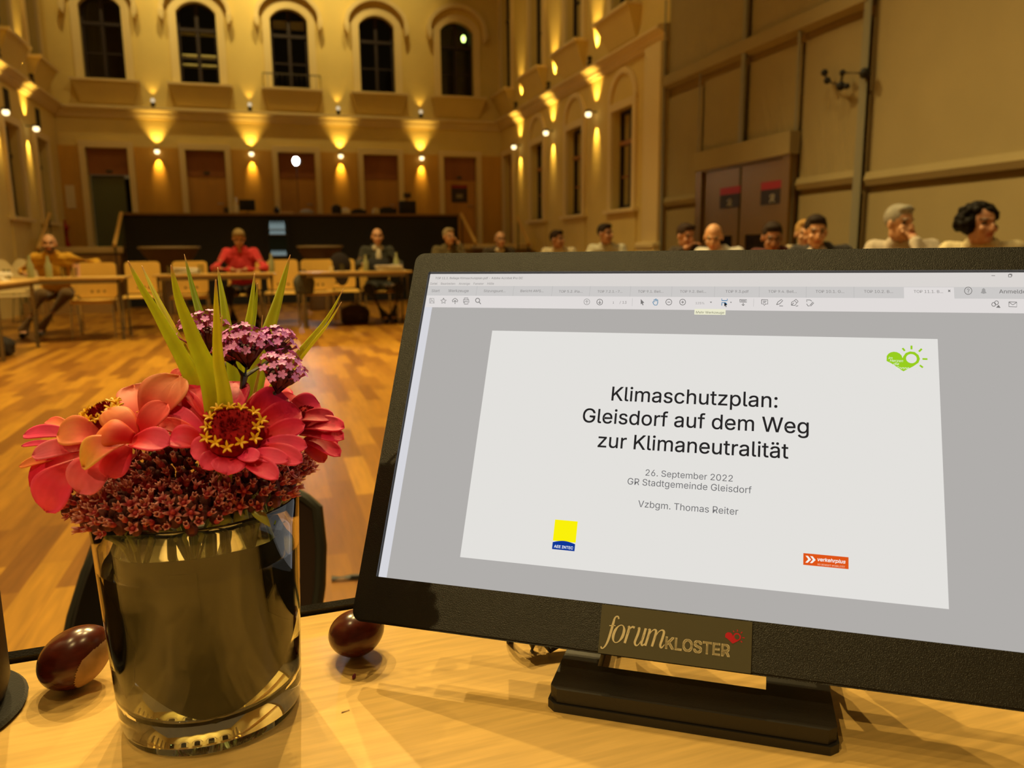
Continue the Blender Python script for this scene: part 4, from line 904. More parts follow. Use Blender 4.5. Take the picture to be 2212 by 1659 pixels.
bm = nb(); ell(bm, (0, 0, .72), (.17, .08, .20)); ell(bm, (.03, .03, .55), (.15, .07, .24)); me = remeshed(bm, .014, 4); me.materials.append(mat('coat', (0.02, 0.012, 0.01), .9)); o = bpy.data.objects.new('coat', me); COL.objects.link(o); o.location = (1.02, 12.10, .08); tag(o, 'dark coat hung over a chair back behind the suit man table', 'coat')
bag('shoulder_bag', 'black bag on the floor under the left-edge table', (-2.72, 8.9, 0), .24, .15, .22, (0.015, 0.01, 0.008))

# ================================================================== the desk in front
Mdesk = mat('beech_desk', (0.74, 0.47, 0.15), 0.30, var=0.13, vscale=16, stretch=(1.2, 16, 1), bump=0.02, bscale=90)
Mfelt = mat('black_felt', (0.012, 0.010, 0.008), 1.0, bump=0.6, bscale=900, sheen=0.3)
TZ = 0.74
desk = thing('desk', 'light beech desk with a black felt edge under vase and screen', 'desk', (0, 0.489, 0), radians(2.6))
bm = nb(); bx(bm, -.85, 1.1, -.78, 0, TZ - .026, TZ, .003); part(desk, 'tabletop', bm, Mdesk)
rnd = random.Random(3)
bm = nb(); sheet(bm, lambda u, v: Vector((-.85 + 1.95 * u, .001 + .011 * (v if v < .5 else 1 - v) * 2, TZ - .024 + .026 * v + (rnd.random() * .0012 if .3 < v < .8 else 0))), 400, 4); solidify(bm, -.004); part(desk, 'felt_edge', bm, Mfelt, 'fuzzy black felt strip')
for sx in (-.80, 1.05):
    for y in (-.06, -.72): bm = nb(); tube(bm, [(sx, y, TZ - .026), (sx, y, 0)], .02, 10); part(desk, 'leg', bm, Mtleg)

# ------------------------------------------------------------------ screen
U = Vector((0.83206, -0.55467, 0)); 
Vv = Vector((0.2609, 0.3914, 0.88249)); Vv = (Vv - U * Vv.dot(U)).normalized(); Nn = U.cross(Vv)
P0 = CAM + ray(1460, 1434).normalized() * 0.415
def uv(x, y):
    r = ray(x, y); t = ((P0 - CAM).dot(Nn)) / r.dot(Nn); d = CAM + r * t - P0; return d.dot(U), d.dot(Vv)
A_ = onz(1180, 1535, TZ); B_ = onz(1812, 1625, TZ); W_ = Vector((-U.y, U.x, 0))
mroot = thing('touch_monitor', 'black desktop monitor showing a white title slide, on its stand on the desk', 'monitor', ((A_ + B_) / 2 + W_ * .06))
ML = Vector(mroot.location)
S_ = 0.415 / 0.40
def sp(u, v, h): return P0 + U * u + Vv * v + Nn * h - ML
def bezel_mat():
    m = bpy.data.materials.new('textured_black_plastic'); m.use_nodes = True; nt = m.node_tree; b = nt.nodes['Principled BSDF']
    b.inputs['Base Color'].default_value = (0.009, 0.008, 0.0065, 1); b.inputs['Roughness'].default_value = 0.36; b.inputs['Specular IOR Level'].default_value = 0.7
    tc = nt.nodes.new('ShaderNodeTexCoord'); n = nt.nodes.new('ShaderNodeTexNoise'); n.inputs['Scale'].default_value = 2200; n.inputs['Detail'].default_value = 2
    nt.links.new(tc.outputs['Object'], n.inputs['Vector']); bp = nt.nodes.new('ShaderNodeBump'); bp.inputs['Strength'].default_value = 0.5; bp.inputs['Distance'].default_value = 0.0005
    nt.links.new(n.outputs['Fac'], bp.inputs['Height']); nt.links.new(bp.outputs['Normal'], b.inputs['Normal']); return m
Mbez = bezel_mat(); Mbase = mat('satin_black_plastic', (0.015, 0.012, 0.010), 0.42, bump=.15, bscale=1200, spec=.5)
u0, u1, v0, v1 = -.1615 * S_, .1650 * S_, .0238 * S_, .2070 * S_
o0, o1, q0, q1 = -.1722 * S_, .1762 * S_, -.0003 * S_, .2203 * S_
def rrect(a, b, c, d, r, n=6):
    P = []
    for cx_, cy_, a0 in ((b - r, c + r, -90), (b - r, d - r, 0), (a + r, d - r, 90), (a + r, c + r, 180)):
        for k in range(n + 1): t = radians(a0 + 90 * k / n); P.append((cx_ + r * cos(t), cy_ + r * sin(t)))
    return P
bm = nb(); ring_prism(bm, rrect(u0, u1, v0, v1, .0006), rrect(o0 + .0012, o1 - .0012, q0 + .0012, q1 - .0012, .005), -.004, 0, sp, True)
ring_prism(bm, rrect(u0, u1, v0, v1, .0006), rrect(o0, o1, q0, q1, .006), -.008, -.0012, sp, True); part(mroot, 'bezel', bm, Mbez, smooth=True, angle=30)
bm = nb(); prism(bm, rrect(o0 + .002, o1 - .002, q0 + .030, q1 - .002, .006), -.014, -.006, sp); prism(bm, rrect(o0 + .03, o1 - .03, q0 + .065, q1 - .03, .01), -.034, -.013, sp); prism(bm, rrect(o0 + .08, o1 - .08, q0 + .075, q1 - .06, .01), -.050, -.033, sp); part(mroot, 'back_shell', bm, Mbase)
def em255(name, c, s=1.0): return emis(name, lin(c), s)
bm = nb(); prism(bm, [(u0, v0), (u1, v0), (u1, v1), (u0, v1)], -.0042, -.0030, sp); screen = part(mroot, 'screen', bm, em255('scr_grey', (176, 173, 170)), 'lit screen with a document viewer', smooth=False)
def srect(name, a, b, c, d, col, h, lab=None):
    bm = nb(); prism(bm, [(a, c), (b, c), (b, d), (a, d)], h - .00005, h, sp); o = part(screen, name, bm, em255('scr_%d_%d_%d' % col, col), lab, smooth=False); return o
ev = .0002
vt = uv(1500, 614)[1]; vs = uv(1500, 637)[1]; vb = uv(1500, 665)[1]
srect('title_bar', u0 + ev, u1 - ev, vt, v1 - ev, (218, 213, 209), -.0029)
srect('tab_strip', u0 + ev, u1 - ev, vs, vt, (203, 200, 198), -.0029)
srect('toolbar', u0 + ev, u1 - ev, vb, vs, (224, 219, 217), -.0029)
srect('side_strip', u0 + ev, u0 + .0052, v0 + ev, vb, (214, 214, 220), -.0029)
ta, tb_ = uv(1955, 625)[0], uv(2064, 625)[0]
srect('active_tab', ta, tb_, vs - .0001, vt - .0003, (224, 219, 217), -.0028)
for x in (1026, 1106, 1190, 1272, 1360, 1450, 1543, 1640, 1742, 1846): u = uv(x, 625)[0]; srect('tab_divider', u, u + .0002, vs, vt, (184, 182, 180), -.0028)
pa = uv(1058, 711); pb = uv(2057, 1316); pc = uv(2025, 727); pe = uv(993, 1202)
srect('slide_page', (pa[0] + pe[0]) / 2, (pb[0] + pc[0]) / 2, (pe[1] + pb[1]) / 2, (pa[1] + pc[1]) / 2, (227, 225, 221), -.0028, 'white title slide')
def stext(name, s, x, y, x2, col, weight=0.0, shear=0.0, parent=None, m=None, h=-.0026, kind='Inter.woff2', ysc=1.0, spacing=1.0):
    bm, a, b = text_bm(s, kind, weight, shear=shear, spacing=spacing); p = uv(x, y); q = uv(x2, y + (x2 - x) * .03); k = (q[0] - p[0]) / (b - a)
    for v in bm.verts: v.co = sp(p[0] + (v.co.x - a) * k, p[1] + v.co.y * k * ysc, h)
    return part(parent or screen, name, bm, m or em255('scr_%d_%d_%d' % col, col), None, smooth=False)
stext('heading_line', 'Klimaschutzplan:', 1319, 862, 1680, (38, 36, 36), weight=.005)
stext('heading_line', 'Gleisdorf auf dem Weg', 1256, 909, 1748, (38, 36, 36), weight=.005)
stext('heading_line', 'zur Klimaneutralität', 1289, 963, 1704, (38, 36, 36), weight=.005)
stext('date_line', '26. September 2022', 1393, 1025, 1583, (105, 104, 106))
stext('body_line', 'GR Stadtgemeinde Gleisdorf', 1354, 1044, 1624, (105, 104, 106))
stext('name_line', 'Vzbgm. Thomas Reiter', 1377, 1093, 1595, (105, 104, 106))
for s, x, y, x2 in [('Start', 929, 627, 946), ('Werkzeuge', 965, 627, 1009), ('Sitzungsunt...', 1042, 627, 1089), ('Bericht AMS...', 1122, 627, 1172), ('TOP 5.2. Pla...', 1205, 628, 1256), ('TOP 7.2.1.-7...', 1289, 628, 1343), ('TOP 9.1. Beil...', 1377, 628, 1432), ('TOP 9.2. Beil...', 1468, 628, 1525),
                    ('TOP 9.3.pdf', 1567, 628, 1617), ('TOP 9.4. Beil...', 1660, 628, 1722), ('TOP 10.1. G...', 1763, 628, 1825), ('TOP 10.2. B...', 1868, 628, 1931), ('TOP 11.1. B...', 1976, 628, 2040)]: stext('tab_text', s, x, y, x2, (130, 126, 124))
stext('sign_in_text', 'Anmelden', 2162, 629, 2229, (95, 92, 90))
stext('title_text', 'TOP 11.1. Beilage Klimaschutzplan.pdf - Adobe Acrobat Pro DC', 937, 599, 1126, (110, 106, 104))
for s, x, x2 in [('Datei', 926, 941), ('Bearbeiten', 949, 980), ('Anzeige', 988, 1012), ('Fenster', 1020, 1042), ('Hilfe', 1050, 1064)]: stext('menu_text', s, x, 611, x2, (140, 136, 134))
stext('page_number', '1', 1322, 652, 1325, (130, 126, 124)); stext('page_number', '/ 13', 1337, 652, 1352, (130, 126, 124)); stext('zoom_text', '125%', 1502, 653, 1521, (140, 136, 134))
a = uv(1500, 663); b = uv(1567, 676); srect('tooltip', a[0], b[0], b[1], a[1], (236, 234, 205), -.0027); stext('tooltip_text', 'Mehr Werkzeuge', 1503, 673, 1564, (90, 88, 70))
def ribbon(bm, P, w, h, closed=False):
    """flat stroke through points given in the picture of the screen; w = width in the same units"""
    n = len(P); ws = w if isinstance(w, (list, tuple)) else [w] * n; L = []; R = []
    for i in range(n):
        a = P[i - 1] if (i > 0 or closed) else P[i]; b = P[(i + 1) % n] if (i < n - 1 or closed) else P[i]
        dx, dy = b[0] - a[0], b[1] - a[1]; l = sqrt(dx * dx + dy * dy) or 1; nx, ny = -dy / l * ws[i] / 2, dx / l * ws[i] / 2
        L.append(bm.verts.new(sp(*uv(P[i][0] + nx, P[i][1] + ny), h))); R.append(bm.verts.new(sp(*uv(P[i][0] - nx, P[i][1] - ny), h)))
    for i in range(n if closed else n - 1):
        j = (i + 1) % n; bm.faces.new((L[i], L[j], R[j], R[i]))
def circ(cx_, cy_, r, n=16): return [(cx_ + r * cos(2 * pi * k / n), cy_ + r * sin(2 * pi * k / n)) for k in range(n)]
def icon(name, strokes, col=(120, 117, 115), w=1.4):
    bm = nb()
    for s in strokes:
        if s[0] == 'o': ribbon(bm, circ(s[1], s[2], s[3]), w, -.0026, True)
        elif s[0] == 'f': bm.faces.new([bm.verts.new(sp(*uv(*p), -.0026)) for p in s[1]])
        else: ribbon(bm, s, w, -.0026)
    part(screen, name, bm, em255('scr_%d_%d_%d' % col, col), None, smooth=False)
icon('save_icon', [[(925, 641), (934, 641), (935, 651), (925, 651), (925, 641)], [(928, 641), (928, 645), (932, 645)], [(927, 651), (927, 647), (933, 647), (933, 651)]], (165, 162, 160))
icon('star_icon', [[(955 + (6.5 if k % 2 == 0 else 2.9) * sin(pi * k / 5), 646.5 - (6.5 if k % 2 == 0 else 2.9) * cos(pi * k / 5)) for k in range(11)]])
icon('cloud_icon', [[(976, 649), (974, 646), (976, 643), (980, 640.5), (984, 643), (986, 646), (984, 649)], [(980, 653), (980, 645)], [(977, 648), (980, 645), (983, 648)]])
icon('printer_icon', [[(1000, 644), (1000, 640), (1008, 640), (1008, 644)], [(999, 650), (998, 644), (1010, 644), (1010, 650)], [(1000, 648), (1008, 648), (1008, 653), (1000, 653), (1000, 648)]])
icon('search_icon', [('o', 1029, 645, 4.5), [(1032, 648.5), (1036, 653)]], w=1.6)
icon('up_icon', [('o', 1266, 648, 6.3), [(1266, 652), (1266, 645)], [(1263, 648), (1266, 645), (1269, 648)]], (165, 162, 160))
icon('down_icon', [('o', 1294, 648.5, 6.3), [(1294, 645), (1294, 652)], [(1291, 649), (1294, 652), (1297, 649)]])
icon('pointer_icon', [('f', [(1383, 642), (1391, 650), (1387.5, 650.5), (1389, 655), (1387, 655.6), (1385.5, 651.5), (1383, 653.5)])])
icon('hand_icon', [[(1411, 653), (1409, 648), (1411, 647.5), (1412, 649), (1412, 643), (1414, 642.5), (1414.5, 647), (1415, 641.5), (1417, 641.5), (1417.5, 647), (1418.5, 643), (1420, 643.5), (1420, 650), (1418, 655), (1413, 655), (1411, 653)]], (70, 130, 165))
icon('zoom_out_icon', [('o', 1444, 648.5, 6.4), [(1441, 648.5), (1447, 648.6)]]); icon('zoom_in_icon', [('o', 1474, 648.5, 6.4), [(1471, 648.5), (1477, 648.6)], [(1474, 645.5), (1474, 651.5)]])
icon('caret_icon', [('f', [(1533, 647.5), (1538, 647.6), (1535.5, 650.5)]), ('f', [(1577, 648), (1581, 648.1), (1579, 650.5)])])
icon('fit_icon', [[(1559, 641), (1559, 645), (1571, 645.3), (1571, 641.3)], [(1559, 656), (1559, 649.5), (1567, 649.7), (1570.5, 653)]], (60, 125, 170), 1.7)
icon('mouse_cursor', [('f', [(1564.5, 648), (1571, 655), (1567.8, 655.2), (1569.5, 659), (1568, 659.5), (1566.5, 655.8), (1564.5, 658)])], (30, 28, 28))
icon('keyboard_icon', [[(1598, 643), (1613, 643.4), (1613, 648.4), (1598, 648), (1598, 643)], [(1605.5, 650), (1605.5, 656)], [(1602.5, 653.3), (1605.5, 656), (1608.5, 653.4)], [(1600, 645.5), (1611, 645.8)]])
icon('divider_line', [[(1365, 640), (1364.5, 657)], [(1628.5, 641), (1628, 658)]], (190, 187, 185), .8)
icon('comment_icon', [[(1645.5, 643), (1659, 643.4), (1659, 652.5), (1654, 652.4), (1651, 656), (1650, 652.3), (1645.5, 652.2), (1645.5, 643)], [(1648.5, 646.5), (1656, 646.7)], [(1648.5, 649.2), (1654, 649.3)]])
icon('pen_icon', [[(1678, 654), (1681, 648), (1689, 642.5), (1691.5, 645), (1685, 652), (1678, 654)], [(1684, 656.5), (1692, 656.8)]])
icon('sign_icon', [[(1710, 655), (1711, 648.5), (1717, 645), (1722, 650), (1718, 655.5), (1710, 655)], [(1717, 645), (1720, 642), (1725, 647), (1722, 650)], [(1711, 654.5), (1715.5, 650)], [(1720, 657.5), (1725, 656)]])
icon('edit_icon', [[(1744, 648), (1743, 643.5), (1751, 643.8), (1754.5, 646.5)], [(1743.5, 652), (1746, 656.5), (1750, 656.6)], [(1750.5, 655.5), (1757, 648), (1759, 650), (1752, 657)]])
icon('link_icon', [('o', 2150, 653, 4.2), ('o', 2156, 649.5, 4.2), ('f', [(2155, 660), (2165, 660.4), (2160.5, 654)])]); icon('mail_icon', [[(2183, 647.5), (2200, 648), (2200, 658.5), (2183, 658), (2183, 647.5)], [(2183, 648), (2191.5, 654), (2200, 648.5)]])
icon('help_icon', [('o', 2094.5, 623.5, 8), [(2092, 621.5), (2094, 619), (2097, 621), (2094.8, 624), (2094.7, 626)], [(2094.7, 627.4), (2094.7, 628.6)]]); icon('bell_icon', [('f', [(2121.5, 628), (2124, 624.5), (2124.5, 620), (2128, 617.3), (2131.5, 620.2), (2132, 624.7), (2134.5, 628.3), (2128, 630)])], (160, 158, 156))
icon('minimise_icon', [[(2145, 590.3), (2153, 590.6)]], (100, 97, 95), 1.0); icon('restore_icon', [[(2182, 588), (2188, 588.2), (2188, 593.5), (2182, 593.3), (2182, 588)], [(2184, 587), (2189.5, 587.2), (2189.5, 592)]], (100, 97, 95)); icon('tab_close_icon', [[(2051, 621.5), (2055.5, 626)], [(2055.5, 621.5), (2051, 626)]], (95, 92, 90))
# heart-and-sun emblem, used green on the slide and red on the plate
def heart(parent, cx_, cy_, k, col, hole, h, nm, mk):
    """cx,cy: middle of the little sun ring; k: size"""
    c = uv(cx_, cy_); g = lambda x, y, hh: sp(c[0] + x * k, c[1] + y * k, hh)
    P = [(-.33, -.60)]
    for t in np.linspace(0, 1, 8): P.append((-.33 + (-1.0 + .33) * (t ** .8) , -.60 + .46 * t + .06 * sin(pi * t)))
    for t in np.linspace(0.1, 1, 8): a = pi * (1 - t) * .95 + .1; P.append((-.68 + .33 * cos(a), -.02 + .33 * sin(a)))
    P += [(-.32, .10), (-.22, .26), (-.05, .34), (.14, .32), (.29, .18), (.34, -.0), (.28, -.18), (.06, -.36)]
    bm = nb(); vs_ = [bm.verts.new(g(x, y, h)) for x, y in P]; f_ = bm.faces.new(vs_); bmesh.ops.triangulate(bm, faces=[f_], ngon_method='EAR_CLIP'); o = part(parent, nm, bm, mk(col), None, smooth=False)
    bm = nb(); bm.faces.new([bm.verts.new(g(.215 * cos(2 * pi * t / 24), .215 * sin(2 * pi * t / 24), h + .0001)) for t in range(24)]); part(parent, 'emblem_sun', bm, mk(hole), None, smooth=False)
    for a, r0, r1 in ((125, .44, .60), (88, .44, .62), (48, .46, .64), (0, .44, .64), (-42, .44, .60)):
        a = radians(a); d = (cos(a), sin(a)); n_ = (-d[1] * .04, d[0] * .04)
        bm = nb(); bm.faces.new([bm.verts.new(g(d[0] * r + s * n_[0], d[1] * r + s * n_[1], h)) for r, s in ((r0, -1), (r1, -1), (r1, 1), (r0, 1))]); part(parent, 'emblem_ray', bm, mk(col), None, smooth=False)
mk_s = lambda c: em255('scr_%d_%d_%d' % c, c)
heart(screen, 1971, 771, (uv(1971, 771)[0] - uv(1917, 770)[0]), (152, 205, 30), (227, 225, 221), -.0026, 'emblem_heart', mk_s)
for s, x, y, x2 in [('im', 1921, 772, 1930), ('Herzen', 1924, 778, 1953), ('die', 1932, 785, 1944), ('Sonne', 1938, 794, 1966)]: stext('emblem_text', s, x, y, x2, (240, 245, 225), shear=.3, h=-.0024)
def squad(name, A, B, col, h=-.0026, lab=None):
    a = uv(*A); b = uv(*B); return srect(name, a[0], b[0], b[1], a[1], col, h, lab)
squad('yellow_square', (1197, 1120.5), (1241.5, 1171), (250, 240, 10))
a = uv(1192, 1168); b = uv(1239, 1189.5); bm = nb(); n = 10
Pq = [(a[0], b[1]), (b[0], b[1])] + [(b[0] + (a[0] - b[0]) * t / n, a[1] - .0004 + .0012 * sin(pi * t / n)) for t in range(n + 1)]
f_ = bm.faces.new([bm.verts.new(sp(x, y, -.00255)) for x, y in Pq]); bmesh.ops.triangulate(bm, faces=[f_]); part(screen, 'blue_panel', bm, mk_s((15, 55, 150)), None, smooth=False)
stext('logo_text', 'AEE INTEC', 1194.5, 1181.5, 1236, (235, 240, 245), weight=.016, h=-.0024)
squad('orange_panel', (1736.4, 1193.3), (1834.7, 1228.3), (222, 84, 22))
bm = nb()
for dx in (0, 10): 
    bm.faces.new([bm.verts.new(sp(*uv(x + dx, y + dx * .09), -.0024)) for x, y in ((1741, 1199), (1746.5, 1199.6), (1753, 1207.5), (1745.5, 1214.5), (1740.5, 1214), (1747, 1206.8))])
part(screen, 'chevron_mark', bm, mk_s((245, 240, 235)), None, smooth=False)
stext('logo_text', 'verkehrplus', 1767, 1210.5, 1828, (245, 240, 235), weight=.016, shear=.2, h=-.0024); stext('logo_text', 'SO BEWEGT MOBILITÄT', 1767, 1219.5, 1827, (240, 190, 160), weight=.01, h=-.0024)

# name plate stuck on the lower bezel
a = uv(1299, 1305); b = uv(1624, 1344); c = uv(1623, 1455); d = uv(1295, 1411)
Mplate = mat('olive_plate', (0.10, 0.092, 0.055), 0.42, spec=.5); Mletter = mat('cream_letters', (0.78, 0.70, 0.50), 0.5)
pu0, pu1, pv0, pv1 = (a[0] + d[0]) / 2, (b[0] + c[0]) / 2, (c[1] + d[1]) / 2, (a[1] + b[1]) / 2
bm = nb(); prism(bm, rrect(pu0, pu1, pv0, pv1, .0004, 2), .0002, .0014, sp); plate = part(mroot, 'name_plate', bm, Mplate, 'olive name plate with cream lettering', smooth=False)
hL = .0016
bm = nb(); Zp = lambda pts: [(1280 + x / 5.53, 1280 + y / 5.53) for x, y in pts]
def st(bm, pts, ws):   # smooth calligraphic stroke
    pts = Zp(pts); ws = [w * 1.14 / 5.53 for w in ws]; P = []; Ws = []
    for i in range(len(pts) - 1):
        p0, p1, p2, p3 = pts[max(i - 1, 0)], pts[i], pts[i + 1], pts[min(i + 2, len(pts) - 1)]
        for k in range(6):
            t = k / 6; c_ = [0.5 * (2 * p1[j] + (p2[j] - p0[j]) * t + (2 * p0[j] - 5 * p1[j] + 4 * p2[j] - p3[j]) * t * t + (3 * p1[j] - p0[j] - 3 * p2[j] + p3[j]) * t ** 3) for j in (0, 1)]
            P.append(tuple(c_)); Ws.append(ws[i] + (ws[i + 1] - ws[i]) * t)
    P.append(pts[-1]); Ws.append(ws[-1]); ribbon(bm, P, Ws, hL)
st(bm, [(318, 318), (312, 292), (293, 286), (270, 310), (252, 370), (225, 465), (193, 565), (163, 628), (133, 662), (110, 662), (108, 642)], [16, 15, 14, 18, 25, 26, 24, 18, 12, 14, 14]); st(bm, [(206, 396), (278, 396)], [10, 10])
ol = [(316 + 56 * cos(t) + 0.33 * 104 * -sin(t) * -1 * .33, 494 + 104 * sin(t)) for t in np.linspace(0, 2 * pi, 17)]
ol = [(316 + 58 * cos(t) - 32 * sin(t), 494 + 104 * sin(t)) for t in np.linspace(0, 2 * pi, 17)]
st(bm, ol, [28 if abs(cos(t)) > .8 else (18 if abs(cos(t)) > .4 else 10) for t in np.linspace(0, 2 * pi, 17)])
st(bm, [(425, 414), (443, 412), (430, 470), (388, 605)], [8, 24, 27, 25]); st(bm, [(418, 500), (450, 438), (480, 412), (508, 422)], [6, 10, 20, 24])
st(bm, [(545, 432), (563, 428), (545, 500), (510, 590), (520, 630), (548, 625), (590, 565), (618, 500)], [8, 24, 26, 24, 18, 10, 8, 8]); st(bm, [(640, 428), (610, 530), (588, 605), (600, 632), (628, 608)], [24, 26, 24, 16, 6])
st(bm, [(668, 448), (688, 446), (672, 510), (632, 636)], [8, 24, 26, 24]); st(bm, [(665, 540), (705, 470), (742, 444), (762, 462), (748, 530), (712, 645)], [6, 8, 14, 24, 26, 24]); st(bm, [(742, 560), (785, 480), (828, 450), (856, 470), (840, 540), (812, 628), (826, 660), (862, 622)], [6, 8, 14, 24, 26, 24, 16, 6])
part(plate, 'script_lettering', bm, Mletter, smooth=False)
stext('block_lettering', 'KLOSTER', 1437, 1400.5, 1577, None, weight=.022, parent=plate, m=Mletter, h=hL, ysc=1.08)
pm = {(1, 0, 0): mat('emblem_red', (0.62, 0.008, 0.03), 0.45), (0, 0, 0): Mplate}
heart(plate, 1592, 1376, (uv(1592, 1376)[0] - uv(1566.6, 1371)[0]), (1, 0, 0), (0, 0, 0), hL, 'emblem_heart', lambda c: pm[c])

# stand: low slab with a cut-out behind, two hinge arms up to the screen
wd_ = (B_ - A_).length
def bp_(a, w, z): return A_ + U * a + W_ * w + Vector((0, 0, z - TZ)) - ML
cut = (onz(1292, 1432, TZ + .012) - A_).dot(W_) - .003
a_l = (onz(1292, 1432, TZ + .013) - A_).dot(U); a_r = (onz(1655, 1483, TZ + .013) - A_).dot(U)
def slab(z0, z1, ins):
    bm = nb(); f = lambda a, w, h: bp_(a, w, h); i = ins
    prism(bm, [(.004 + i, i), (wd_ - .004 - i, i), (wd_ - i, .004 + i), (wd_ - i, cut), (i, cut), (i, .004 + i)], z0, z1, f)
    prism(bm, [(i, cut), (a_l, cut), (a_l - .004, .13), (.002 + i, .13)], z0, z1, f)
    prism(bm, [(a_r, cut), (wd_ - i, cut), (wd_ - .002 - i, .13), (a_r + .004, .13)], z0, z1, f); return bm
part(mroot, 'foot', slab(TZ, TZ + .0045, 0), Mbase, smooth=False)
part(mroot, 'stand_base', slab(TZ + .0048, TZ + .012, .0012), Mbase, smooth=False)
for a in (.018, wd_ - .018):
    q = bp_(a, .105, TZ + .02); e = P0 + Nn * -.045 + Vv * .055 - ML; tgt = q + Vector((0, 0, 1)); uu = (A_ + U * a - P0).dot(U)
    top_ = sp(uu, .095, -.045); bm = nb(); tube(bm, [q, q.lerp(top_, .5) + Vector((0, 0, .006)), top_], [.011, .010, .012], 12); part(mroot, 'hinge_arm', bm, Mbase)
# cable loop hanging under the lower left of the screen
bm = nb(); c_ = pd(1122, 1392, .455) - ML; rx = U * .008; rz_ = Vector((0, 0, 1))
tube(bm, [c_ + rx * 1.0 * cos(t) + rz_ * .0165 * sin(t) + W_ * .002 * t for t in np.linspace(-pi * .1, pi * 1.6 + pi, 22)], .0022, 8)
tube(bm, [c_ + Vector((0, 0, .012)) + U * .002, c_ + U * .018 + Vector((0, 0, .002)), c_ + U * .04 + W_ * .02 + Vector((0, 0, .01)), bp_(.03, .13, TZ + .05)], .0045, 8); part(mroot, 'cable', bm, mat('dark_cable', (0.06, 0.05, 0.03), 0.5))

# ------------------------------------------------------------------ vase
VX, VY, VR, VH = -.0405, .3965, .0435, .112
def vr(z): return VR + (.0482 - VR) * (z / VH)
prof = [(0, 0), (VR * .90, 0), (VR * .97, .0015), (VR, .006)] + [(vr(z), z) for z in np.linspace(.012, VH - .0012, 10)] + [(vr(VH) - .0006, VH - .0002), (vr(VH) - .0013, VH), (vr(VH) - .0021, VH - .0010)]
prof += [(vr(z) - .0022, z) for z in np.linspace(VH - .004, .020, 9)] + [(vr(0) - .006, .0150), (vr(0) - .018, .0125), (0, .0120)]
bm = nb(); lathe(bm, prof, 72, cap0=False, cap1=False); solo('glass_vase', bm, glass('clear_glass', (0.97, 0.98, 0.94)), 'clear straight-sided glass vase holding the bouquet on the desk', 'vase', loc=(VX, VY, TZ + .0004))
WZ = .085
prof = [(0, .0125), (vr(0) - .018, .0130), (vr(0) - .006, .0155)] + [(vr(z) - .0020, z) for z in np.linspace(.020, WZ - .001, 8)] + [(vr(WZ) - .0022, WZ + .0008), (vr(WZ) - .005, WZ - .0002), (0, WZ - .0004)]
bm = nb(); lathe(bm, prof, 64, cap0=False, cap1=False); solo('water', bm, glass('water', (0.93, 0.93, 0.78), ior=1.333), 'water filling the glass vase up to below the rim', 'water', loc=(VX, VY, TZ + .0004))
va = math.atan2(VX, -VY + 0)   # direction from the vase to the lens
tv = Vector((0 - VX, 0 - VY, 0)).normalized(); sv = Vector((-tv.y, tv.x, 0))   # sv: to the right seen from the lens
def cyl_pt(deg, z, r): a = radians(deg); return Vector((VX, VY, TZ)) + (tv * cos(a) + sv * sin(a)) * r + Vector((0, 0, z))
def lining(name, label, outline, r, colr, ox=0.0):
    """leaf pressed against the inside of the glass: outline in (degrees, height)"""
    bm = nb(); vs_ = [bm.verts.new((a * .01, 0, z * 10)) for a, z in outline]; f_ = bm.faces.new(vs_)
    bmesh.ops.triangulate(bm, faces=[f_]); bmesh.ops.subdivide_edges(bm, edges=bm.edges[:], cuts=6, use_grid_fill=True)
    for v in bm.verts: v.co = cyl_pt(v.co.x * 100, v.co.z / 10, r)
    solidify(bm, .0004); o = solo(name, bm, mat('leaf_%s' % name, colr, .8, var=.25, vscale=60, spec=.1), label, 'leaf', 'leaves inside the vase'); return o
lining('vase_leaf', 'broad olive leaf lining the vase, pointed at the bottom', [(-76, .092), (-74, .062), (-60, .040), (-22, .0225), (0, .0155), (20, .0205), (52, .030), (74, .046), (78, .092), (20, .096), (-20, .096)], .0385, (0.018, 0.016, 0.003))
lining('vase_leaf', 'dark green leaf curling inside the vase wall nearest the chestnut', [(-86, .088), (-74, .080), (-58, .070), (-48, .052), (-52, .036), (-62, .026), (-72, .035), (-84, .050)], .0398, (0.025, 0.035, 0.012))
lining('vase_leaf', 'dark green leaf tip inside the vase wall nearest the screen', [(36, .094), (70, .096), (72, .070), (62, .050), (50, .056), (40, .062)], .0398, (0.025, 0.038, 0.012))
lining('vase_leaf', 'small dark pointed leaf hanging in the water near the front', [(-24, .090), (-4, .090), (-3, .064), (-10, .068), (-20, .078)], .0402, (0.030, 0.040, 0.015))

# ------------------------------------------------------------------ bouquet
def colmesh(bm, fn, name, parent, m, label=None):
    me = bpy.data.meshes.new(name); bm.to_mesh(me); cl = bm.verts.layers.float_vector.get('c'); 
    cols = [tuple(v[cl]) for v in bm.verts]; bm.free(); a = me.color_attributes.new('Col', 'FLOAT_COLOR', 'POINT')
    a.data.foreach_set('color', np.array([(*c, 1.0) for c in cols], np.float32).ravel()); me.materials.append(m)
    for p in me.polygons: p.use_smooth = True
    o = bpy.data.objects.new(name, me); COL.objects.link(o); o.parent = parent
    if label: o['label'] = label
    return o
Mpetal = mat('petal', (0.8, 0.1, 0.1), 0.55, attr=True, var=0.10, vscale=140, sss=.10, spec=.25)
Mblade = mat('blade_leaf', (0.4, 0.5, 0.05), 0.42, attr=True, var=.08, vscale=120, sss=.1)
Mstamen = mat('stamen_yellow', (0.95, 0.55, 0.012), 0.5); Mdisc = mat('disc_red', (0.30, 0.004, 0.009), 0.9, spec=.15, var=.4, vscale=400); Mstemg = mat('green_stem', (0.16, 0.20, 0.04), 0.5); Mstemd = mat('dark_stem', (0.055, 0.045, 0.02), 0.5)
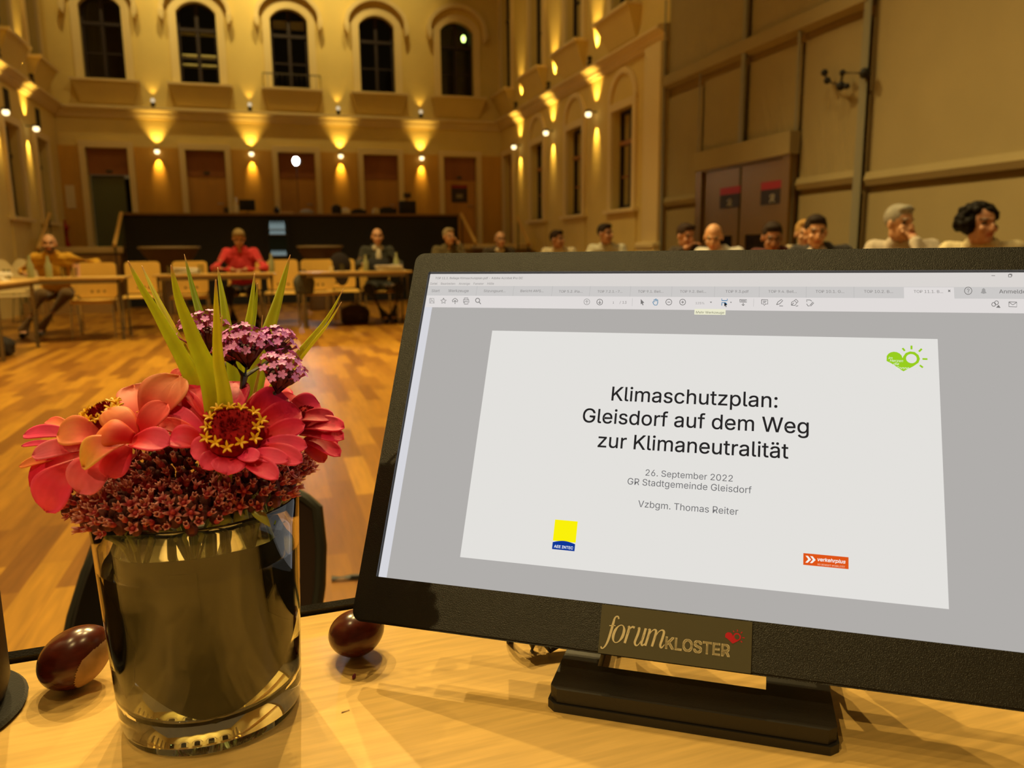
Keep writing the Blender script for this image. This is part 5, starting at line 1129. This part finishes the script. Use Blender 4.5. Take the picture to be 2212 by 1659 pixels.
RED = (0.66, 0.004, 0.014); PINK = (0.90, 0.06, 0.20); ROSE = (0.80, 0.020, 0.12); ORG = (0.88, 0.25, 0.085); CORAL = (0.90, 0.10, 0.10); YEL = (0.82, 0.46, 0.10); DROSE = (0.58, 0.010, 0.040)
def petal(parent, base, tip, w, face, c0, c1, cup=.18, bow=.10, droop=0.0, wob=0.0, seed=0, name='petal', wide=.62):
    """base, tip: places; w: full width; face: way the upper side looks"""
    base = Vector(base); tip = Vector(tip); ax = tip - base; L = ax.length; ax.normalize(); n = (face - ax * face.dot(ax)).normalized(); sd = ax.cross(n)
    rnd = random.Random(seed * 7 + int(w * 1e5)); p1 = rnd.uniform(0, 6); p2 = rnd.uniform(0, 6); notch = rnd.uniform(.0, .05)
    bm = nb(); cl = bm.verts.layers.float_vector.new('c'); NU, NV = 16, 10; off = Vector(parent.location); G = []
    for i in range(NU + 1):
        u = i / NU; row = []
        prof_ = .34 + .66 * (sin(min(1, u / wide) * pi / 2)) if u < wide else sqrt(max(0, 1 - ((u - wide) / (1 - wide)) ** 2.3)) 
        for j in range(NV + 1):
            v = 2 * j / NV - 1; hw_ = w / 2 * max(prof_, .02)
            edge = u - notch * (1 - abs(v)) * (u ** 6)
            p = base + ax * (L * edge) + sd * (hw_ * v * (1 + wob * .12 * sin(5 * u + p1)))
            p += n * (bow * L * sin(pi * u) + cup * hw_ * (v * v) - droop * L * u * u + wob * .03 * L * u * sin(v * 3.3 + p2) + .006 * L * cos(v * 14) * u)
            vv = bm.verts.new(p - off); t = min(1, max(0, (u - .15) / .75)); t = t * t * (3 - 2 * t); e_ = max(0, abs(v) - .6) * .9
            t = min(1, max(0, t * .85 + e_ * .6 + .10 * sin(v * 15 + p1 + 2 * u) * u)); vv[cl] = Vector(c0).lerp(Vector(c1), t); row.append(vv)
        G.append(row)
    for i in range(NU):
        for j in range(NV): bm.faces.new((G[i][j], G[i + 1][j], G[i + 1][j + 1], G[i][j + 1]))
    solidify(bm, .0004)
    return colmesh(bm, None, name, parent, Mpetal)
def floret5(bm, c, d, r, tube_l, tr, lobe_w, up_=.3, star=False):
    c = Vector(c); d = Vector(d).normalized(); s, t = frame_axes(d)
    tube(bm, [c - d * tube_l, c], [tr * .7, tr], 6)
    a0 = (c.x * 9173 + c.z * 5713) % 6.28
    for k in range(5):
        a = a0 + 2 * pi * k / 5; o = s * cos(a) + t * sin(a); q = d.cross(o); P = []
        for u, w_ in ((0, .35), (.35, .8), (.7, 1.0 if not star else .55), (.92, .6 if not star else .2), (1.0, .1)):
            cen = c + o * (r * u) + d * (r * up_ * (u - u * u * .6)); P.append((cen - q * lobe_w * w_ / 2, cen + d * lobe_w * -.12 * w_, cen + q * lobe_w * w_ / 2))
        V = [[bm.verts.new(p) for p in row] for row in P]
        for x, y in zip(V, V[1:]):
            for j in (0, 1): bm.faces.new((x[j], y[j], y[j + 1], x[j + 1]))
def stem_to_vase(parent, p, r, m, k=0):
    a = Vector(p); e = Vector((VX + .012 * cos(k * 2.1), VY + .012 * sin(k * 2.1), TZ + .03)); mid = Vector((VX + .5 * (a.x - VX), VY + .5 * (a.y - VY), TZ + VH + .004))
    off = Vector(parent.location); bm = nb(); tube(bm, [a - off, a.lerp(mid, .5) - off, mid - off, mid.lerp(e, .5) - off, e - off], r, 8); return part(parent, 'stem', bm, m)
CAMDIR = lambda p: (CAM - Vector(p)).normalized()
def zinnia(label, c, nrm, rd, petals, k, ring=True, ang=(0, 360)):
    c = Vector(c); nrm = Vector(nrm).normalized(); root = thing('zinnia', label, 'flower', c, 0, 'zinnias in the vase')
    s, t = frame_axes(nrm)
    bm = nb(); prof_ = [(0, -.004), (rd * .5, -.004), (rd * .95, -.001), (rd, .002), (rd * .85, .0055), (rd * .5, .0075), (rd * .18, .0065), (0, .0045)]
    lathe(bm, prof_, 24, cap0=False, cap1=False); rn = random.Random(k)
    for q in range(130):
        rr = rd * sqrt(rn.random()) * .96; a = q * 2.39996; h = .0015 + .006 * (1 - (rr / rd) ** 3); e = Vector((rr * cos(a), rr * sin(a), h)); tube(bm, [e, e + Vector((cos(a) * .0004, sin(a) * .0004, .0022))], [.0007, .0001], 5)
    M = Matrix((s, t, nrm)).transposed().to_4x4(); bmesh.ops.transform(bm, matrix=M, verts=bm.verts[:]); part(root, 'flower_centre', bm, Mdisc, 'dark red centre')
    if ring:
        nn = 13
        for q in range(nn):
            a = radians(ang[0] + (ang[1] - ang[0]) * (q + .3 * rn.random()) / nn); o = s * cos(a) + t * sin(a); rr = rd * rn.uniform(.74, .98)
            bm = nb(); floret5(bm, o * rr + nrm * rn.uniform(.0055, .0075), nrm + o * .35, .0031, .0045, .0009, .0013, 1.1, True); solidify(bm, .0006); part(root, 'stamen', bm, Mstamen, 'yellow star-shaped stamen')
    for i, P in enumerate(petals):
        (bx_, by_, bd), (tx, ty, td), w, c0, c1 = P[:5]; kw = P[5] if len(P) > 5 else {}
        b_ = pd(bx_, by_, bd); t_ = pd(tx, ty, td); face = CAMDIR(t_) * kw.pop('cam', .8) + nrm * .5 + Vector((0, 0, .35))
        petal(root, b_, t_, 1.16 * w * (bd + td) / 2 / F_PX, face, c0, c1, seed=i + 31 * k, **kw)
    stem_to_vase(root, c - nrm * .004, .0022, Mstemg, k)
    return root
cz = pd(503, 937, .350); nz = CAMDIR(cz) * .75 + Vector((0, 0, .65))
zinnia('pinkish red zinnia facing the lens in the middle of the bouquet', cz, nz, 65 * .35 / F_PX, [
    ((456, 905, .362), (432, 818, .385), 88, RED, ROSE, dict(cup=.35)), ((447, 918, .360), (352, 862, .372), 66, RED, PINK, dict(cup=.3)), ((443, 935, .356), (357, 886, .362), 38, ROSE, PINK), ((440, 950, .353), (343, 912, .356), 32, RED, CORAL), ((443, 958, .350), (365, 947, .349), 50, RED, PINK, dict(cup=.4)),
    ((468, 972, .347), (411, 977, .341), 50, RED, PINK, dict(bow=.2)), ((482, 980, .345), (437, 1013, .334), 42, RED, PINK), ((498, 984, .344), (490, 1024, .333), 54, RED, PINK, dict(wob=1.0)), ((515, 983, .344), (561, 992, .337), 32, ROSE, PINK), ((535, 982, .345), (624, 996, .340), 33, ROSE, PINK),
    ((528, 995, .345), (601, 1036, .334), 40, RED, PINK, dict(cup=.4)), ((556, 972, .348), (654, 998, .343), 42, RED, PINK), ((560, 963, .350), (664, 965, .350), 38, ROSE, PINK), ((560, 955, .352), (659, 917, .356), 42, RED, ROSE), ((548, 930, .356), (650, 888, .368), 56, RED, ROSE, dict(cup=.3)),
    ((534, 916, .360), (624, 862, .376), 74, RED, ROSE, dict(cup=.35)), ((504, 902, .363), (508, 825, .384), 56, ROSE, (0.70, 0.03, 0.10), dict(wide=.6)), ((520, 905, .362), (590, 848, .386), 34, RED, (0.62, 0.09, 0.03))], 1)
cl_ = pd(232, 912, .362); nl = CAMDIR(cl_) * .15 + Vector((-.35, -.15, .9))
zinnia('coral zinnia with drooping pale petals at the outer edge of the bouquet', cl_, nl, 40 * .36 / F_PX, [
    ((216, 942, .352), (122, 941, .345), 66, CORAL, ORG, dict(cup=.2, bow=.2)), ((160, 930, .375), (101, 911, .385), 24, ORG, CORAL), ((165, 940, .365), (51, 941, .368), 32, ROSE, PINK), ((150, 963, .362), (46, 964, .362), 13, ROSE, PINK),
    ((196, 966, .350), (68, 984, .342), 40, RED, (0.88, 0.15, 0.26), dict(bow=.12)), ((170, 985, .352), (41, 1009, .350), 22, RED, ORG), ((188, 976, .354), (65, 1052, .350), 52, RED, ROSE, dict(bow=.2)), ((176, 996, .348), (97, 1105, .340), 72, RED, PINK, dict(bow=.25, wob=1.0)),
    ((236, 985, .344), (170, 1066, .335), 78, RED, (0.88, 0.15, 0.26), dict(bow=.2)), ((276, 960, .340), (230, 1031, .333), 56, RED, PINK, dict(cup=-.2)), ((270, 953, .338), (178, 1010, .334), 52, CORAL, YEL, dict(wob=1.2, bow=.3)), ((288, 945, .338), (203, 944, .340), 64, RED, ORG, dict(bow=.3, cup=-.3))], 2, True, (20, 340))
cm = pd(292, 925, .374); nm_ = Vector((-.4, .1, .85))
zinnia('orange-pink zinnia standing up behind, between coral and middle flowers', cm, nm_, 34 * .37 / F_PX, [
    ((282, 955, .340), (366, 960, .337), 56, RED, PINK, dict(cup=.3)), ((290, 942, .345), (231, 882, .352), 58, RED, ORG, dict(cup=-.2)), ((318, 930, .364), (290, 832, .380), 66, CORAL, (0.84, 0.24, 0.18), dict(wob=.8)), ((318, 920, .358), (388, 812, .372), 82, RED, (0.82, 0.27, 0.14), dict(cup=.25, wob=.8)),
    ((300, 940, .348), (362, 872, .352), 56, RED, CORAL), ((372, 830, .39), (390, 796, .395), 22, CORAL, CORAL), ((255, 905, .385), (225, 870, .40), 40, CORAL, ORG)], 3, True, (60, 250))
cr = pd(655, 915, .395); nr = Vector((.75, -.1, .55))
zinnia('deep rose zinnia seen side-on at the screen side of the bouquet', cr, nr, 34 * .39 / F_PX, [
    ((640, 905, .39), (722, 902, .385), 34, DROSE, ROSE), ((650, 922, .388), (744, 924, .38), 40, DROSE, ROSE), ((650, 935, .386), (743, 948, .378), 40, DROSE, ROSE), ((655, 948, .385), (735, 985, .376), 36, DROSE, ROSE), ((655, 958, .386), (700, 1000, .38), 36, DROSE, (0.62, 0.07, 0.05)), ((610, 905, .40), (645, 858, .415), 60, DROSE, (0.6, 0.03, 0.05), dict(wob=1.0)), ((620, 890, .398), (690, 872, .41), 50, DROSE, ROSE),
    ((660, 930, .39), (728, 965, .385), 32, DROSE, ROSE), ((575, 890, .405), (562, 815, .42), 46, DROSE, ROSE), ((505, 860, .405), (500, 800, .42), 34, DROSE, (0.6, 0.03, 0.05)), ((590, 880, .402), (612, 835, .42), 44, DROSE, ROSE)], 4, False)

# sword-shaped leaves
G1 = (0.50, 0.60, 0.014); G2 = (0.26, 0.40, 0.014); G3 = (0.62, 0.60, 0.014); TIPC = (0.55, 0.28, 0.10)
def blade(label, pts, w, colr, k, twist=0.0, nm='sword_leaf'):
    """pts: places along the blade from the vase up to the tip (x, y, depth)"""
    P3 = [pd(*p) for p in pts]; base = P3[0] + (P3[0] - P3[1]).normalized() * .045; q_ = Vector((VX + (P3[0].x - VX) * .4, VY + (P3[0].y - VY) * .4, base.z)); base = base.lerp(q_, .55); P3 = [base] + P3
    root_ = base; bm = nb(); cl = bm.verts.layers.float_vector.new('c'); L = []
    for i in range(len(P3) - 1):
        p0, p1, p2, p3 = P3[max(i - 1, 0)], P3[i], P3[i + 1], P3[min(i + 2, len(P3) - 1)]
        for q in range(8):
            t = q / 8; L.append(.5 * (2 * p1 + (p2 - p0) * t + (2 * p0 - 5 * p1 + 4 * p2 - p3) * t * t + (3 * p1 - p0 - 3 * p2 + p3) * t ** 3))
    L.append(P3[-1]); W0 = w * pts[0][2] / F_PX; n = len(L); rows = []
    tot = [0]
    for a, b in zip(L, L[1:]): tot.append(tot[-1] + (b - a).length)
    for i, p in enumerate(L):
        u = tot[i] / tot[-1]; d = (L[min(i + 1, n - 1)] - L[max(i - 1, 0)]).normalized(); f = CAMDIR(p); f = Matrix.Rotation(twist, 3, d) @ f; s = d.cross(f).normalized(); f = s.cross(d)
        hw_ = W0 / 2 * min(1, ((1 - u) / .62)) ** .80 * (.75 + .25 * min(1, u * 4)) + .00012; row = []
        for j, v in enumerate((-1, -.5, 0, .5, 1)):
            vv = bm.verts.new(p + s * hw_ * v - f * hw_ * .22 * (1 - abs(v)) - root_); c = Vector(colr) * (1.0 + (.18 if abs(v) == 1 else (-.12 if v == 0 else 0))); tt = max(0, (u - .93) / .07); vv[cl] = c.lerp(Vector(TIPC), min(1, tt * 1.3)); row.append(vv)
        rows.append(row)
    for a, b in zip(rows, rows[1:]):
        for j in range(4): bm.faces.new((a[j], b[j], b[j + 1], a[j + 1]))
    solidify(bm, .0005)
    o = colmesh(bm, None, nm, None, Mblade); o.location = root_; tag(o, label, 'leaf', 'sword leaves of the bouquet'); return o
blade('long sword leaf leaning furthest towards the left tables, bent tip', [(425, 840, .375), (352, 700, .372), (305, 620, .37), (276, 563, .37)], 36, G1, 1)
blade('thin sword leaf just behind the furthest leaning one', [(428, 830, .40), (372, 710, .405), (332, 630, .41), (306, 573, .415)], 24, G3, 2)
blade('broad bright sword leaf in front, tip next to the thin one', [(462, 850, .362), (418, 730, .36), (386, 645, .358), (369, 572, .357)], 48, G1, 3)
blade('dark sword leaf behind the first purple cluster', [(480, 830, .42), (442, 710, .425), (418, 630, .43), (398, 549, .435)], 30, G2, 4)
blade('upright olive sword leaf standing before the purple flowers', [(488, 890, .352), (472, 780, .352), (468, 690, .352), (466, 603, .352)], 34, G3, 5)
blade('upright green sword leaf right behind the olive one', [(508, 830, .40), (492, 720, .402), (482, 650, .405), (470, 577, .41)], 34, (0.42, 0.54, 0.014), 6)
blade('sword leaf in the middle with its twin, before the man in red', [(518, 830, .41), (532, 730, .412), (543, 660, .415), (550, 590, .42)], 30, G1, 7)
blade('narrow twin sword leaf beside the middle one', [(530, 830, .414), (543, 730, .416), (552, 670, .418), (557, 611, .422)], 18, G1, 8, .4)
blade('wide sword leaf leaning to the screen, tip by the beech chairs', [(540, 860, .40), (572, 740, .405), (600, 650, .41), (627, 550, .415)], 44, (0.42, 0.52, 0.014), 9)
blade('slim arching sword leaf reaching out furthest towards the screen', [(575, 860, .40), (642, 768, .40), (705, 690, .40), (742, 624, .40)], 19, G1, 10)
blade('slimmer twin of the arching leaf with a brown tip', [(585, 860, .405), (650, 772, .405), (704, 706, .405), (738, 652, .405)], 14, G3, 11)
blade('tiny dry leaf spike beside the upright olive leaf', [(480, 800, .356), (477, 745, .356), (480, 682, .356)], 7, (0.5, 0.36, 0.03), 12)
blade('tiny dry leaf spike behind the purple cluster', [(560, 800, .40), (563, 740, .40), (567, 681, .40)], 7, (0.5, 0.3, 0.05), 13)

# purple verbena heads
Mverb = mat('verbena_pink', (0.92, 0.32, 1.0), 0.55, var=.15, vscale=200, sss=.1); Mtube = mat('verbena_tube', (0.40, 0.05, 0.14), 0.55); Mcal = mat('verbena_calyx', (0.10, 0.016, 0.020), 0.65, var=.4, vscale=300)
def verbena(label, c, rx, n, k, tilt=(0, 0, 1), join=None):
    c = pd(*c); R = rx * .38 / F_PX; root = thing('verbena', label, 'flower', c, 0, 'purple verbena heads'); rn = random.Random(k); ax = Vector(tilt).normalized(); s, t = frame_axes(ax)
    bm = nb()
    for q in range(46):
        a = q * 2.4; rr = R * .72 * sqrt((q + .5) / 46); e = (s * cos(a) + t * sin(a)) * rr + ax * (-R * .35 + R * .45 * (1 - (rr / R) ** 2)); tube(bm, [Vector((0, 0, 0)) - ax * R * .95, e * .6 - ax * R * .35, e], [.0010, .0013, .0011], 5)
    part(root, 'calyx', bm, Mcal, 'dark maroon base')
    for q in range(n):
        a = q * 2.39996 + k; rr = R * sqrt((q + .5) / n); o = s * cos(a) + t * sin(a); h = R * (.62 * (1 - (rr / R) ** 2) + rn.uniform(-.12, .22)); d = (ax * .9 + o * (rr / R) * 1.1 + Vector((rn.uniform(-.2, .2), rn.uniform(-.2, .2), rn.uniform(-.1, .1)))).normalized()
        e = o * rr + ax * h; bm = nb(); floret5(bm, e, d, .0024, .0012, .0008, .0016, .35); fl = part(root, 'floret', bm, Mverb)
        bm = nb(); tube(bm, [e - d * .0062, e - d * .0002], [.0006, .0009], 6); part(fl, 'flower_tube', bm, Mtube, 'deep rose tube')
    if join is not None:
        bm = nb(); off = Vector(c); J_ = pd(*join); tube(bm, [-ax * R * .8, J_ - off], [.0012, .0013], 8); part(root, 'branch', bm, Mstemd); stem_to_vase(root, J_, .0014, Mstemd, k)
    else: stem_to_vase(root, c - ax * R * .8, .0013, Mstemd, k)
    return root
verbena('purple verbena head half hidden behind the front sword leaves', (440, 712, .405), 62, 26, 1, (-.1, 0, 1), (490, 790, .41))
verbena('purple verbena head in the centre of the cluster', (528, 745, .375), 56, 30, 2, (-.05, -.2, 1), (528, 815, .378))
verbena('purple verbena head at the upper screen side of the cluster', (598, 738, .388), 46, 26, 3, (.25, 0, 1), (530, 812, .382))
verbena('lowest purple verbena head, closest to the screen', (610, 800, .368), 54, 28, 4, (.25, -.25, 1), (592, 850, .372))
verbena('small purple verbena head next to the central one, under the olive leaf', (492, 756, .372), 34, 15, 5, (-.3, -.1, 1), (526, 812, .376))

# dusty pink sedum heads sitting on the rim
Msed = mat('sedum_petal', (0.62, 0.16, 0.15), 0.6, attr=True, sss=.1); Mmaroon = mat('sedum_mass', (0.10, 0.018, 0.012), 0.8, var=.5, vscale=300); Msgreen = mat('sedum_green', (0.24, 0.26, 0.06), 0.55)
def sedum_mesh(open_, k):
    bm = nb(); cl = bm.verts.layers.float_vector.new('c'); rn = random.Random(k)
    for q in range(5):
        a = 2 * pi * q / 5 + rn.uniform(-.1, .1); o = Vector((cos(a), sin(a), 0)); sd = Vector((-sin(a), cos(a), 0)); rows = []
        for u, w_ in ((0, .5), (.4, 1.0), (.75, .65), (1.0, .06)):
            p = o * (.0042 * u * sin(open_)) + Vector((0, 0, .0050 * u * cos(open_) - .0006 * u * u)); hw_ = .00085 * w_; row = []
            for v in (-1, 0, 1): vv = bm.verts.new(p + sd * hw_ * v + Vector((0, 0, -.0002 if v == 0 else 0))); vv[cl] = Vector((0.34, 0.012, 0.022)).lerp(Vector((0.70, 0.30, 0.28)), min(1, max(0, (u - .5) * 1.7 + .22 * abs(v)))); row.append(vv)
            rows.append(row)
        for x, y in zip(rows, rows[1:]):
            for j in (0, 1): bm.faces.new((x[j], y[j], y[j + 1], x[j + 1]))
    solidify(bm, .00025); n0 = set(bm.verts); ell(bm, (0, 0, .0006), (.0011, .0011, .0018), None, 8, 6)
    for v in bm.verts:
        if v not in n0: v[cl] = Vector((0.40, 0.03, 0.04))
    o = colmesh(bm, None, 'floret', None, Msed); me = o.data; bpy.data.objects.remove(o); return me
SM = [sedum_mesh(radians(a), k) for k, a in enumerate((14, 20, 30, 66, 17, 36))]
def sedum(label, off, R, n, k):
    tdir = tv * -off[1] * -1; c = Vector((VX, VY, TZ + VH)) + sv * off[0] + tv * off[1] + Vector((0, 0, off[2])); root = thing('sedum', label, 'flower', c, 0, 'pink sedum heads on the vase rim'); rn = random.Random(k + 50)
    bm = nb()
    for q in range(60):
        a = q * 2.4; rr = R * .92 * sqrt((q + .5) / 60); e = Vector((rr * cos(a), rr * sin(a), R * .55 * (1 - (rr / R) ** 2) - .004)); ell(bm, e + Vector((0, 0, rn.uniform(-.002, .001))), (.0028, .0028, .0034), None, 7, 5)
    part(root, 'flower_mass', bm, Mmaroon, 'dark maroon bud mass')
    bm = nb()
    for q in range(7): a = q * .9 + k; tube(bm, [(0, 0, -.030), (.3 * R * cos(a), .3 * R * sin(a), -.016), (.75 * R * cos(a), .75 * R * sin(a), -.003)], [.0012, .0010, .0007], 6)
    tube(bm, [(0, 0, -.075), (0, 0, -.030)], .0016, 8); part(root, 'stem', bm, Msgreen)
    for q in range(n):
        a = q * 2.39996 + k * 1.3; x = (q + .5) / n; th = math.acos(1 - x * 1.12) if x * 1.12 < 2 else pi / 2; d = Vector((sin(th) * cos(a), sin(th) * sin(a), cos(th))); e = Vector((d.x * R, d.y * R, d.z * R * .62 - .001 + rn.uniform(-.0016, .0016)))
        o = bpy.data.objects.new('floret', SM[rn.randrange(6)]); COL.objects.link(o); o.parent = root; o.location = e; d2 = (Vector((d.x, d.y, max(d.z, .0) + .25)) + Vector((rn.uniform(-.35, .35), rn.uniform(-.35, .35), rn.uniform(-.2, .3)))).normalized(); o.rotation_mode = 'QUATERNION'; o.rotation_quaternion = d2.to_track_quat('Z', 'Y') @ Quaternion((0, 0, 1), rn.random() * 6); s = rn.uniform(.9, 1.3); o.scale = (s, s, s)
    return root
for k, (lb, off, R, n) in enumerate([('dusty pink sedum head on the rim right in front, with one open star flower', (-.004, .026, .004), .022, 94), ('dusty pink sedum head at the chestnut side of the front rim', (-.026, .020, .003), .022, 92), ('pale-tipped sedum head at the screen side of the front rim', (.022, .018, .006), .023, 96),
                                     ('sedum head on the rim at the outer screen side', (.034, -.002, .010), .021, 88), ('sedum head under the drooping coral petals', (-.038, -.004, .004), .020, 80), ('darkest sedum head deep between the zinnias', (-.004, .0, .016), .026, 96)]): sedum(lb, off, R, n, k)
# small pale green leaves hanging from the sedum over the rim
bm = nb()
def sleaf(label, p, tip, w):
    p = pd(*p); tip = pd(*tip); root_ = Vector(p); bm = nb(); cl = bm.verts.layers.float_vector.new('c'); ax = (tip - p); s = ax.cross(CAMDIR(p)).normalized() * (w * p.length / 1e9 if 0 else w * .345 / F_PX / 2); rows = []
    for i in range(9):
        u = i / 8; row = []
        for v in (-1, 0, 1): vv = bm.verts.new(ax * u + s * v * max(.05, sin(pi * min(.97, .12 + u * .85))) + Vector((0, 0, .0015 * sin(pi * u)))); vv[cl] = Vector((0.26, 0.28, 0.05)); row.append(vv)
        rows.append(row)
    for a, b in zip(rows, rows[1:]):
        for j in (0, 1): bm.faces.new((a[j], b[j], b[j + 1], a[j + 1]))
    solidify(bm, .0006); o = colmesh(bm, None, 'sedum_leaf', None, Mblade); o.location = root_; tag(o, label, 'leaf', 'small leaves at the vase rim')
sleaf('small pale green leaf just inside the front rim', (500, 1120, .352), (455, 1140, .350), 26); sleaf('small pale green leaf pointing at the screen inside the rim', (545, 1105, .352), (584, 1138, .350), 22); sleaf('round pale leaf under the pink sedum inside the rim', (530, 1112, .352), (505, 1136, .350), 28)

# ------------------------------------------------------------------ chestnuts, petal crumb, cup on felt
Mnut = mat('chestnut', (0.085, 0.013, 0.006), 0.22, var=.35, vscale=70, stretch=(1, 1, 4), spec=.6); Mhil = mat('chestnut_scar', (0.42, 0.24, 0.10), 0.7, var=.2, vscale=120)
def chestnut(label, px, r, rot, scar):
    c = onz(*px, TZ); root = thing('chestnut', label, 'chestnut', (c.x, c.y, TZ), 0, 'chestnuts on the desk'); E = Matrix.Rotation(rot[2], 3, 'Z') @ Matrix.Rotation(rot[1], 3, 'Y') @ Matrix.Rotation(rot[0], 3, 'X')
    bm = nb(); bmesh.ops.create_uvsphere(bm, u_segments=36, v_segments=24, radius=1)
    for v in bm.verts:
        p = v.co.copy(); f = 1 + .06 * max(0, p.x) ** 3 - .05 * max(0, -p.z) ** 2; v.co = E @ Vector((p.x * r[0] * f, p.y * r[1] * (1 - .10 * p.x), p.z * r[2]))
    zmin = min(v.co.z for v in bm.verts); 
    for v in bm.verts: v.co.z -= zmin - .0003
    part(root, 'shell', bm, Mnut)
    if scar:
        sc_ = Vector(scar).normalized(); bm = nb(); bmesh.ops.create_uvsphere(bm, u_segments=128, v_segments=96, radius=1)
        for v in list(bm.verts):
            if v.co.dot(sc_) < .66 + .03 * sin(5 * math.atan2(v.co.y, v.co.x)): bm.verts.remove(v)
        for v in bm.verts:
            p = v.co.copy(); f = 1 + .06 * max(0, p.x) ** 3 - .05 * max(0, -p.z) ** 2; v.co = E @ (Vector((p.x * r[0] * f, p.y * r[1] * (1 - .10 * p.x), p.z * r[2])) * 1.012); v.co.z -= zmin - .0003; v.co.z = max(v.co.z, .0001)
        part(root, 'scar', bm, Mhil, 'pale rough scar')
chestnut('glossy chestnut with a pale scar between felt mat and vase', (168, 1478), (.0190, .0165, .0150), (0, radians(-24), radians(28)), (.35, -.80, -.50))
chestnut('glossy chestnut tucked under the corner of the screen', (772, 1412), (.0160, .0150, .0128), (0, radians(-8), radians(20)), None)
c = onz(763, 1468, TZ); bm = nb(); tube(bm, [(0, 0, .0006), (.0006, .0018, .0008), (.0014, .0036, .0012)], [.0005, .0011, .0004], 6); solo('flower_crumb', bm, mat('crumb', (0.20, 0.01, 0.03), .6), 'tiny dark red petal crumb on the desk below the chestnut by the screen', 'petal', loc=(c.x, c.y, TZ))
c = onz(738, 1540, TZ); bm = nb(); tube(bm, [(0, 0, .0003), (.004, .001, .0003)], [.0003, .0002], 5); solo('plant_fibre', bm, mat('fibre', (0.25, 0.12, 0.03), .7), 'thin dry plant fibre lying on the desk beside the vase', 'fibre', loc=(c.x, c.y, TZ))
CX, CY = -.1865, .4300
bm = nb(); rnd = random.Random(9); lathe(bm, [(0, .0002), (.0500, .0002), (.0515, .0018), (.0500, .0034), (0, .0034)], 64)
for v in bm.verts: v.co.x *= 1 + rnd.uniform(-.006, .006); v.co.y *= 1 + rnd.uniform(-.006, .006)
solo('felt_mat', bm, Mfelt, 'black felt mat under the dark cup at the picture edge', 'mat', loc=(CX, CY, TZ))
bm = nb(); lathe(bm, [(0, .002), (.036, .002), (.0425, .005), (.0445, .012), (.0445, .06), (.0435, .105), (.042, .125), (.039, .125), (.039, .10), (0, .03)], 48); solo('dark_cup', bm, mat('dark_brown_leather', (0.035, 0.014, 0.007), 0.5), 'dark brown round holder on the black felt mat', 'holder', loc=(CX, CY, TZ + .0018))

# ------------------------------------------------------------------ dark chair standing on the other side of the desk
CY2 = 1.02
pts_l = [onY(190, 1140, CY2), onY(120, 1420, CY2 - .10)]; pts_r = [onY(718, 1110, CY2), onY(690, 1310, CY2 - .10)]
zt = onY(450, 1072, CY2).z
root = thing('dark_chair', 'dark chair with a rounded back facing the desk from behind', 'chair', ((pts_l[0].x + pts_r[0].x) / 2, CY2, 0), 0)
ox = root.location.x
Mchs = mat('dark_brown_shell', (0.030, 0.014, 0.006), 0.45); Mchp = mat('black_pad', (0.012, 0.010, 0.007), 0.8, bump=.3, bscale=500)
hwt = (pts_r[0].x - pts_l[0].x) / 2
def back(u, v, d=0):
    x = (u - .5) * 2 * hwt * (1 - .22 * max(0, v - .7) ** 2 / .09 * .6) - (1 - v) * .055; z = zt - .42 + .42 * v - .03 * (2 * u - 1) ** 4 * v
    return Vector((x - .03 * (1 - v), .10 * (1 - v) * -1 + .05 * (1 - (2 * u - 1) ** 2) + d, z))
bm = nb(); sheet(bm, lambda u, v: back(u, v), 24, 20); solidify(bm, .014); part(root, 'backrest', bm, Mchs)
bm = nb(); sheet(bm, lambda u, v: back(.02 + .70 * u, .02 + .9 * v, -.018), 24, 20); solidify(bm, .010); part(root, 'back_pad', bm, Mchp, 'black upholstered pad')
bm = nb(); tube(bm, [back(0, v) for v in np.linspace(0, 1, 9)] + [back(u, 1) for u in np.linspace(.05, .95, 12)] + [back(1, v) for v in np.linspace(1, 0, 9)], .0075, 8); part(root, 'edge_piping', bm, mat('dark_piping', (0.022, 0.022, 0.014), .6))
zs_ = max(.2, zt - .42)
bm = nb(); bx(bm, -hwt, hwt, -.44, -.06, zs_ - .05, zs_, .015); part(root, 'seat', bm, Mchp)
for sx in (-1, 1):
    for y in (-.40, .04): bm = nb(); tube(bm, [(sx * hwt * .9, y, zs_ - .04), (sx * hwt * 1.0, y * 1.1, 0)], .011, 8); part(root, 'leg', bm, Miron)
a = onz(716, 1247, .012); b = onz(800, 1243, .012); bm = nb(); tube(bm, [Vector((0, 0, 0)), (b - a) * .5 + Vector((0, .004, 0)), (b - a) * 2.2], .008, 8); solo('floor_cable', bm, mat('black_rubber', (.012, .01, .009), .6), 'black cable on the floor between dark chair and screen', 'cable', loc=(a.x, a.y, .009))
